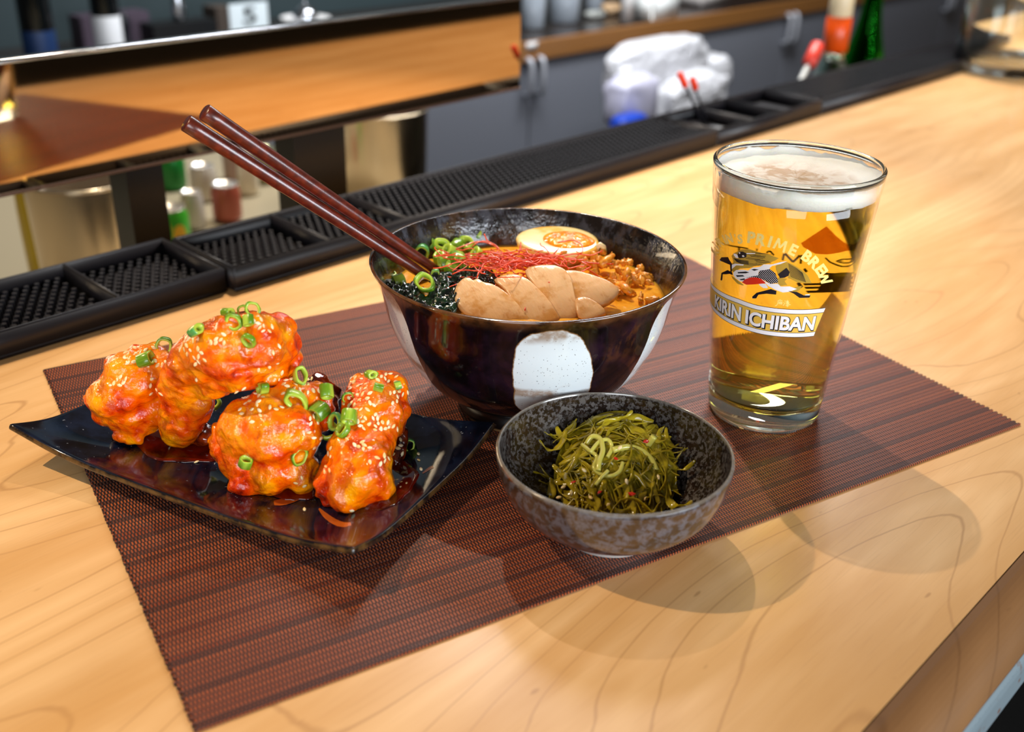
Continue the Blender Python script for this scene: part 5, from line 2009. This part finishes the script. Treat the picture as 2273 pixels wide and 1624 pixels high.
# scallions floating in the bowl
GB = 'scallion slices in the noodle bowl'
for (px, py, zz, kind, sz, mode, turn, dark, lb) in [
    (934, 566, 0.0745, 'tube', 40, 'up', 0.3, 1, 'dark scallion tube nearest the far chopstick'),
    (956, 552, 0.0745, 'tube', 34, 'tilt', 0.8, 0, 'scallion tube below the yellow glint on the bowl wall'),
    (978, 556, 0.0745, 'chunk', 40, 'tilt', 2.1, 0, 'soft scallion slice right of the tube at the bowl wall'),
    (1000, 572, 0.0750, 'chunk', 40, 'tilt', 0.4, 0, 'flat scallion slice left of the red threads'),
    (1018, 590, 0.0775, 'tube', 40, 'lie', 1.9, 0, 'bright cut scallion block touching the red threads'),
    (990, 592, 0.0755, 'tube', 36, 'lie', 0.4, 0, 'yellowish scallion tube beside the bright block'),
    (975, 578, 0.0745, 'chunk', 34, 'flat', 0.1, 0, 'low scallion ring floating between the tubes'),
    (1006, 604, 0.0750, 'tube', 34, 'lie', 2.7, 0, 'scallion tube under the bright block'),
    (944, 640, 0.0785, 'tube', 46, 'tilt', 1.5, 0, 'largest scallion tube at the chopstick tips'),
    (966, 618, 0.0760, 'oval', 36, 'up', 0.6, 0, 'thin scallion loop right of the chopstick tips'),
    (886, 630, 0.0735, 'chunk', 30, 'lie', 0.5, 0, 'small bright scallion bit left of the chopstick tips'),
    (1066, 533, 0.0735, 'chunk', 38, 'tilt', 0.2, 0, 'scallion slice floating behind the red threads'),
    (1040, 552, 0.0740, 'chunk', 40, 'tilt', 1.2, 0, 'scallion slice half hidden by the red threads'),
    (1012, 556, 0.0740, 'tube', 32, 'lie', 1.2, 0, 'scallion tube behind the flat slice at the bowl wall'),
    (1062, 580, 0.0765, 'chunk', 40, 'tilt', 0.2, 0, 'scallion slice beneath the middle of the red threads'),
    (868, 612, 0.0730, 'oval', 32, 'flat', 0.9, 0, 'flat scallion slice floating under the near chopstick')]:
    scallion(at(px, py, zz - 0.002), Vector((0, 0, 1)) + hor * 0.25, kind, sz, mode, turn, lb, GB, dark)

# wakame leaves
m = Mat('wakame')
co = m.coord()
n1 = m.noise(co, 160, 4, 0.6)
m.bsdf(color=m.mix(m.step(n1, 0.4, 0.65), lin('#06110d'), lin('#17341d')), rough=0.12, coat=0.6, coat_rough=0.06, normal=m.bump(n1, 0.8, 0.002))
M_WAK = m.m


def leaf(label, px, py, z, w, h, seed, crinkle):
    c = at(px, py, z)
    s = (c - CAM).length / FPX
    bm = bmesh.new()
    n = 18
    g = []
    ux = RT.copy(); ux.z = 0; ux.normalize()
    uy = -hor
    for i in range(n + 1):
        row = []
        for j in range(n + 1):
            a, b = -1 + 2 * i / n, -1 + 2 * j / n
            # disc-like mapping with ragged edge
            x, y = a * math.sqrt(1 - b * b / 2), b * math.sqrt(1 - a * a / 2)
            rr_ = 1 + 0.25 * noise.noise(Vector((x * 2 + seed, y * 2, 1)))
            p = c + ux * (x * w / 2 * s * rr_) + uy * (y * h / 2 * s * rr_ * 1.7)
            zz = crinkle * (noise.noise(Vector((x * 3 + seed * 5, y * 3, 0))) + 0.5 * noise.noise(Vector((x * 7, y * 7 + seed, 2)))) + 0.12 * crinkle
            p.z += zz
            row.append(bm.verts.new(p))
        g.append(row)
    for i in range(n):
        for j in range(n):
            bm.faces.new((g[i][j], g[i + 1][j], g[i + 1][j + 1], g[i][j + 1]))
    o = link('wakame_leaf', mesh(bm), M_WAK)
    sd_ = o.modifiers.new('t', 'SOLIDIFY')
    sd_.thickness = 0.0005
    return tag(o, label, 'seaweed', 'wakame leaves in the noodle bowl')


leaf('crinkled dark wakame mass at the left front bowl wall', 962, 676, 0.0735, 110, 60, 1, 0.005)
leaf('dark wakame leaf beside the leftmost meat slice', 1000, 650, 0.0745, 80, 70, 2, 0.005)
leaf('wakame leaf just right of the chopstick tips', 992, 618, 0.0755, 90, 46, 3, 0.004)
leaf('wakame leaf under the red threads', 1050, 608, 0.0750, 90, 40, 4, 0.004)
leaf('dark blue green wakame flap at the far left wall', 866, 628, 0.0722, 50, 28, 5, 0.003)
leaf('wakame leaf between flap and large scallion tube', 905, 646, 0.0728, 70, 40, 6, 0.004)
leaf('wakame shred behind the leftmost meat slice', 1085, 622, 0.0770, 60, 26, 7, 0.003)

# fried crumbs
m = Mat('fried_crumb')
n1 = m.noise(m.coord(), 300, 4, 0.6)
m.bsdf(color=m.mix(m.step(n1, 0.35, 0.65), lin('#d87c12'), lin('#f2ae3c')), rough=0.35)
M_CRUMB = m.m
CRUMBS = []
for q in range(4):
    bm = bmesh.new()
    bmesh.ops.create_icosphere(bm, subdivisions=3, radius=1.0)
    for v in bm.verts:
        v.co *= 1 + 0.55 * noise.noise(v.co * 1.7 + Vector((q * 7, 0, 0))) + 0.4 * noise.noise(v.co * 3.6 + Vector((0, q * 5, 0)))
    me = mesh(bm)
    me.materials.append(M_CRUMB)
    for p in me.polygons:
        p.use_smooth = True
    CRUMBS.append(me)
rnd = random.Random(11)
n_ = 0
for (cx_, cy_, sx, sy, k, zz) in [(1345, 585, 34, 22, 20, 0.0755), (1400, 615, 44, 22, 26, 0.0735), (1310, 560, 30, 12, 7, 0.0765), (1440, 612, 24, 26, 16, 0.0722), (1265, 580, 40, 12, 6, 0.0775), (1400, 650, 40, 18, 7, 0.0722)]:
    for _ in range(k):
        x, y = cx_ + rnd.gauss(0, 0.6) * sx, cy_ + rnd.gauss(0, 0.6) * sy
        p = at(x, y, zz)
        if (Vector((p.x, p.y, 0)) - BC).length > 0.0715:
            continue
        s = rnd.uniform(4.0, 10.5) * (p - CAM).length / FPX
        o = bpy.data.objects.new('fried_crumb', CRUMBS[n_ % 4])
        COL.objects.link(o)
        o.matrix_world = Matrix.Translation(p) @ frame(Vector((rnd.gauss(0, 1), rnd.gauss(0, 1), rnd.gauss(0, 1))), rnd.random() * 6).to_4x4() @ Matrix.Diagonal((s * rnd.uniform(1, 2.0), s, s * 0.6, 1))
        tag(o, 'golden fried crumb floating right of the meat slices', 'crumb', 'fried crumbs in the broth')
        n_ += 1


def rod(name, label, cat, pts, r, mat, group=None):
    bm = bmesh.new()
    tube(bm, pts, r, 10)
    return tag(link(name, mesh(bm), mat), label, cat, group)


rod('fried_shallot', 'upright stick of fried shallot among the crumbs', 'shallot', [at(1391, 622, 0.0745), at(1392, 608, 0.078), at(1393, 594, 0.081)], [0.0028, 0.0026, 0.0010], M_CRUMB, 'fried shallots')
rod('fried_shallot', 'slanting stick of fried shallot behind the meat slices', 'shallot', [at(1332, 590, 0.077), at(1348, 577, 0.079), at(1362, 566, 0.080)], [0.0022, 0.0026, 0.0012], M_CRUMB, 'fried shallots')
rod('fried_shallot', 'long curled fried shallot strip at the edge of the meat', 'shallot', [at(1372, 632, 0.0735), at(1388, 640, 0.0745), at(1402, 652, 0.0735)], [0.0022, 0.0026, 0.0012], M_CRUMB, 'fried shallots')
M_SPROUT = plain('sprout', '#ead9a8', 0.25, sss=0.4, sss_scale=0.003)
rod('bean_sprout', 'pale looped sprout behind the crumbs below the egg', 'sprout', smooth3 if False else [at(1322, 562, 0.074), at(1325, 548, 0.079), at(1332, 543, 0.081), at(1339, 548, 0.079), at(1341, 562, 0.074)], 0.0017, M_SPROUT)

# chili threads
m = Mat('chili_thread')
n1 = m.noise(m.coord(), 200, 2)
m.bsdf(color=m.mix(n1, lin('#cc1800'), lin('#f2560c')), rough=0.3, coat=0.2)
bm = bmesh.new()
rnd = random.Random(8)
ux = RT.copy(); ux.z = 0; ux.normalize()
uy = Vector((-ux.y, ux.x, 0))
for k in range(170):
    c = rnd.choice([(1060, 575, 0.0795), (1100, 585, 0.0805), (1130, 588, 0.0815), (1165, 585, 0.0825), (1210, 575, 0.083), (1240, 577, 0.083), (1085, 565, 0.081), (1145, 590, 0.082)])
    p = at(c[0] + rnd.gauss(0, 26), c[1] + rnd.gauss(0, 9), c[2] + abs(rnd.gauss(0, 0.0018)))
    ang_ = rnd.gauss(0, 0.45) + (math.pi if rnd.random() < 0.5 else 0)
    ln_ = rnd.uniform(0.010, 0.034)
    n = 12
    curv = rnd.gauss(0, 0.16)
    pts = []
    q = p.copy()
    zc = rnd.gauss(0, 0.25)
    ph = rnd.random() * 6
    for i in range(n):
        pts.append(q.copy())
        ang_ += curv + rnd.gauss(0, 0.14)
        q = q + (ux * math.cos(ang_) + uy * math.sin(ang_)) * (ln_ / n)
        q.z += (zc * (0.5 - i / n) + 0.25 * math.sin(ph + i * 0.7)) * ln_ / n
        q.z = max(q.z, 0.0752)
    tube(bm, pts, [rnd.uniform(0.00026, 0.0004)] * n, 5)
# the long stray ends
for pts in [[(1050, 600, .081), (1010, 602, .080), (975, 598, .080), (946, 594, .081)], [(1060, 600, .081), (1030, 612, .081), (1000, 622, .080), (974, 637, .079)],
            [(980, 552, .082), (1020, 535, .083), (1060, 522, .085), (1095, 530, .084), (1125, 555, .083)], [(1075, 505, .090), (1082, 520, .087), (1100, 530, .084)],
            [(1300, 580, .084), (1330, 600, .081), (1345, 612, .079)], [(1170, 597, .083), (1172, 625, .081), (1168, 655, .079), (1165, 674, .078)],
            [(1110, 600, .082), (1092, 632, .080), (1088, 640, .080), (1108, 650, .080)], [(1240, 538, .087), (1228, 550, .085), (1215, 560, .084)],
            [(1290, 567, .084), (1320, 570, .083), (1362, 572, .082)], [(990, 548, .082), (1003, 556, .082), (1030, 560, .082)], [(1128, 602, .082), (1120, 630, .080), (1105, 645, .080)]]:
    P = [at(q[0], q[1] + 14, q[2] - 0.0042) for q in pts]
    fine = []
    for i in range(len(P) - 1):
        a, b, c_, d = P[max(i - 1, 0)], P[i], P[i + 1], P[min(i + 2, len(P) - 1)]
        for t in (0, .25, .5, .75):
            fine.append(0.5 * (2 * b + (c_ - a) * t + (2 * a - 5 * b + 4 * c_ - d) * t * t + (-a + 3 * b - 3 * c_ + d) * t ** 3))
    tube(bm, fine + [P[-1]], 0.00038, 5)
tag(link('chili_threads', mesh(bm), m.m), 'tangle of fine red chili threads across the middle of the noodle bowl', 'chili threads', kind='stuff')

# ------------------------------------------------------------------ chopsticks
m = Mat('rosewood')
co = m.coord()
n1 = m.noise(m.mapping(co, scale=(1, 1, 1)), 220, 3, 0.6)
n2 = m.noise(co, 900, 3, 0.6)
m.bsdf(color=m.mix(m.step(n1, 0.35, 0.7), lin('#4a170e'), lin('#6b2413')), rough=0.30, coat=0.35, coat_rough=0.2, normal=m.bump(n2, 0.12, 0.0004))
M_STICK = m.m


def chopstick(label, top, tip, rimpx, rtop, rtip):
    C_ = at(*rimpx, BH + rtop * 0.9)
    tipp = at(*tip, ZBR + 0.002)
    d = (C_ - tipp).normalized()
    # the point of the stick's line that lies on the sight line of its top end
    e_ = ray(*top).normalized()
    w0 = tipp - CAM
    b_ = d.dot(e_)
    sc = (b_ * e_.dot(w0) - d.dot(w0)) / (1 - b_ * b_)
    topp = tipp + d * sc
    bm = bmesh.new()
    n = 24
    pts = [tipp.lerp(topp, i / n) for i in range(n + 1)]
    rs = [rtip + (rtop - rtip) * (i / n) for i in range(n + 1)]
    pts = [tipp - d * 0.012] + pts + [topp + d * 0.0004]
    rs = [rtip * 0.9] + rs + [rtop * 0.90]
    tube(bm, pts, rs, 24)
    o = link('chopstick', mesh(bm), M_STICK)
    print('chopstick', label, (topp - tipp).length)
    return tag(o, label, 'chopstick', 'chopsticks in the noodle bowl')


chopstick('dark rosewood chopstick nearer the plate resting on the bowl rim', (413, 274), (944, 612), (836, 543), 0.0043, 0.0029)
chopstick('reddish rosewood chopstick farther back resting on the bowl rim', (462, 238), (968, 600), (873, 535), 0.0042, 0.0029)

# ------------------------------------------------------------------ seaweed salad
m = Mat('seaweed_salad')
co = m.coord()
n1 = m.noise(co, 120, 3, 0.6)
hz = m.n('SeparateXYZ', {0: co}).outputs[2]
c0 = m.mix(m.step(n1, 0.35, 0.65), lin('#8a780a'), lin('#d6bc2a'))
g = m.n('BsdfPrincipled', {'Base Color': c0, 'Roughness': 0.14, 'Coat Weight': 0.5, 'Subsurface Weight': 0.4, 'Subsurface Scale': 0.003, 'Subsurface Radius': (0.9, 0.8, 0.1)})
m.put(g.inputs['Normal'], m.bump(n1, 0.3, 0.001))
tr = m.n('BsdfTranslucent', {0: c0})
mx_ = m.n('MixShader', {0: 0.35, 1: g, 2: tr})
m.t.links.new(mx_.outputs[0], m.out.inputs[0])
M_SALAD = m.m
m = Mat('pale_strand')
m.bsdf(color=lin('#c9c05a'), rough=0.15, coat=0.5, sss=0.4, sss_scale=0.003, sss_rad=(0.9, 0.8, 0.2))
M_PALE = m.m
mc = at(1365, 1062, 0.016)
mc = Vector((mc.x, mc.y, 0))
MR, MHH = 0.0335, 0.0215


def small_inner(r_):
    return 0.0082 + 0.030 * (min(r_, 0.05) / 0.05) ** 3.2


def mound(x, y):
    r_ = math.hypot(x, y)
    base = small_inner(math.hypot(mc.x + x - SX, mc.y + y - SY))
    k = max(0.0, 1 - (r_ / MR) ** 2)
    return base + MHH * k ** 1.3 + 0.0030 * k * noise.noise(Vector((x * 110, y * 110, 5)))


rnd = random.Random(4)


def ribbon(bm, pts, widths, tw):
    n = len(pts)
    prev = None
    for i, p in enumerate(pts):
        t = (pts[min(i + 1, n - 1)] - pts[max(i - 1, 0)]).normalized()
        up = Vector((0, 0, 1))
        s = t.cross(up)
        if s.length < 0.1:
            s = t.cross(ux)
        s.normalize()
        u2 = s.cross(t)
        a = tw[i]
        d = s * math.cos(a) + u2 * math.sin(a)
        cur = [bm.verts.new(p + d * (widths[i] * k)) for k in (-0.5, 0.0, 0.5)]
        cur[1].co += u2 * 0.0004
        if prev:
            bm.faces.new((prev[0], prev[1], cur[1], cur[0]))
            bm.faces.new((prev[1], prev[2], cur[2], cur[1]))
        prev = cur


bm = bmesh.new()
for k in range(230):
    n = 12
    a0 = rnd.random() * 6.28
    r0 = MR * 0.95 * math.sqrt(rnd.random())
    x, y = r0 * math.cos(a0), r0 * math.sin(a0)
    hd_ = a0 + math.pi + rnd.gauss(0, 0.9)
    ln_ = rnd.uniform(0.018, 0.042)
    cv = rnd.gauss(0, 0.12)
    lift = rnd.uniform(-0.0025, 0.0034)
    pts = []
    for i in range(n):
        z = mound(x, y) + lift + 0.0010 * noise.noise(Vector((x * 200, y * 200, k)))
        rr_ = math.hypot(mc.x + x - SX, mc.y + y - SY)
        z = max(z, small_inner(rr_) + 0.0015)
        if rr_ < 0.0465:
            pts.append(Vector((mc.x + x, mc.y + y, z)))
        hd_ += cv + rnd.gauss(0, 0.1)
        x += math.cos(hd_) * ln_ / n
        y += math.sin(hd_) * ln_ / n
    if len(pts) < 5:
        continue
    w = rnd.uniform(0.0014, 0.0058)
    ws = [w * (0.35 + 0.65 * math.sin(math.pi * min(1, (i + 0.6) / len(pts)))) for i in range(len(pts))]
    t0 = rnd.gauss(0, 0.5)
    ribbon(bm, pts, ws, [t0 + 0.12 * i * rnd.choice((-1, 1)) for i in range(len(pts))])
ng = 30
gv = []
for i in range(ng + 1):
    row = []
    for j in range(48):
        r_ = MR * 0.88 * i / ng + 0.0001
        a_ = 2 * math.pi * j / 48
        x, y = r_ * math.cos(a_), r_ * math.sin(a_)
        row.append(bm.verts.new((mc.x + x, mc.y + y, max(mound(x, y) - 0.0040 + 0.0036 * noise.noise(Vector((x * 160, y * 160, 7))), small_inner(math.hypot(mc.x + x - SX, mc.y + y - SY)) + 0.0008))))
    gv.append(row)
for i in range(ng):
    for j in range(48):
        bm.faces.new((gv[i][j], gv[i + 1][j], gv[i + 1][(j + 1) % 48], gv[i][(j + 1) % 48]))
o = link('seaweed_salad', mesh(bm, False), M_SALAD)
sd_ = o.modifiers.new('t', 'SOLIDIFY')
sd_.thickness = 0.0006
ss = o.modifiers.new('s', 'SUBSURF')
ss.levels = 1
ss.render_levels = 1
tag(o, 'glossy heap of olive green shredded seaweed salad in the small bowl', 'seaweed salad', kind='stuff')


def strand(label, pts, r, mat, name='jelly_strand', cat='strand', group='pale strands on the salad'):
    P = [at(q[0], q[1] + 14, q[2] - 0.0042) for q in pts]
    fine = []
    for i in range(len(P) - 1):
        a, b, c_, d = P[max(i - 1, 0)], P[i], P[i + 1], P[min(i + 2, len(P) - 1)]
        for t in (0, .2, .4, .6, .8):
            fine.append(0.5 * (2 * b + (c_ - a) * t + (2 * a - 5 * b + 4 * c_ - d) * t * t + (-a + 3 * b - 3 * c_ + d) * t ** 3))
    return rod(name, label, cat, fine + [P[-1]], r, mat, group)


ZT = 0.0375
strand('pale strand arching over the top of the seaweed salad', [(1302, 970, .0375), (1315, 954, .041), (1332, 960, .041), (1338, 985, .039), (1330, 1010, .037), (1328, 1030, .0345)], 0.0013, M_PALE)
strand('pale strand looping down the left of the salad top', [(1292, 972, .0375), (1308, 985, .038), (1325, 1000, .037), (1318, 1022, .0345), (1330, 1036, .033), (1355, 1042, .033), (1375, 1032, .034), (1382, 1012, .036)], 0.0010, M_PALE)
strand('pale crossing strand with a split end on the salad top', [(1310, 990, .038), (1330, 966, .0405), (1350, 962, .041), (1358, 980, .039), (1348, 1000, .037)], 0.0010, M_PALE)
strand('stubby pale stem poking out at the right of the salad', [(1432, 980, .034), (1442, 968, .037), (1452, 954, .041)], 0.0017, M_PALE)
strand('thin yellowish strand sticking to the salad front', [(1322, 1062, .030), (1335, 1045, .033), (1350, 1030, .035)], 0.0009, M_PALE)
strand('wavy pale strip along the right shoulder of the salad', [(1360, 985, .039), (1390, 978, .0385), (1420, 985, .036), (1445, 1005, .033), (1456, 1030, .030)], 0.0016, M_PALE)
strand('curled greenish strand at the lower right of the salad', [(1455, 1115, .016), (1470, 1100, .018), (1472, 1080, .020), (1458, 1072, .022)], 0.0013, M_PALE)
M_CHILI = plain('chili_red', '#c8240c', 0.22, coat=0.5)
bm = bmesh.new()
bmesh.ops.create_icosphere(bm, subdivisions=2, radius=1.0)
for v in bm.verts:
    v.co = Vector((v.co.x * 0.0019, v.co.y * 0.0011, v.co.z * 0.0006)) * 0.7 * (1 + 0.7 * noise.noise(v.co * 1.7 + Vector((3, 1, 2))))
FL = mesh(bm)
FL.materials.append(M_CHILI)
for px, py, z, s, lb in [(1433, 972, .0365, 1.2, 'red chili flake on the stubby stem of the salad'), (1366, 1010, .0365, 0.8, 'orange red chili bit at the centre top of the salad'), (1401, 1088, .026, 1.2, 'dark red chili flake low in the salad front'),
                         (1272, 1062, .024, 0.9, 'orange chili bit at the left of the salad'), (1330, 1084, .027, 0.8, 'red tipped seed in the lower middle of the salad'), (1452, 1068, .024, 0.8, 'orange chili sliver in the right side of the salad'), (1418, 1132, .012, 0.9, 'dark red chili bit at the foot of the salad')]:
    o = bpy.data.objects.new('chili_flake', FL)
    COL.objects.link(o)
    p = at(px, py + 8, z - 0.0035)
    o.matrix_world = Matrix.Translation(p + Vector((0, 0, 0.0014)) + hor * 0.002) @ frame(Vector((rnd.gauss(0, .3), rnd.gauss(0, .3), 1)) + hor, rnd.random() * 6).to_4x4() @ Matrix.Diagonal((s, s, s, 1))
    tag(o, lb, 'chili flake', 'chili flakes in the salad')
rnd = random.Random(31)
for px, py, z in [(1250, 1072, .022), (1268, 1085, .022), (1310, 1095, .022), (1390, 1060, .030), (1432, 1098, .020), (1480, 1115, .014), (1296, 1035, .030), (1375, 985, .040), (1460, 1050, .026), (1350, 1110, .020), (1240, 1095, .018), (1490, 1130, .012)]:
    o = bpy.data.objects.new('sesame_seed', SEED)
    COL.objects.link(o)
    o.matrix_world = Matrix.Translation(at(px, py + 8, z - 0.003) + hor * 0.002 + Vector((0, 0, 0.0012))) @ frame(Vector((rnd.gauss(0, .4), rnd.gauss(0, .4), 1)) + hor, rnd.random() * 6).to_4x4()
    tag(o, 'sesame seed mixed into the green seaweed salad', 'sesame seed', 'sesame seeds in the salad')
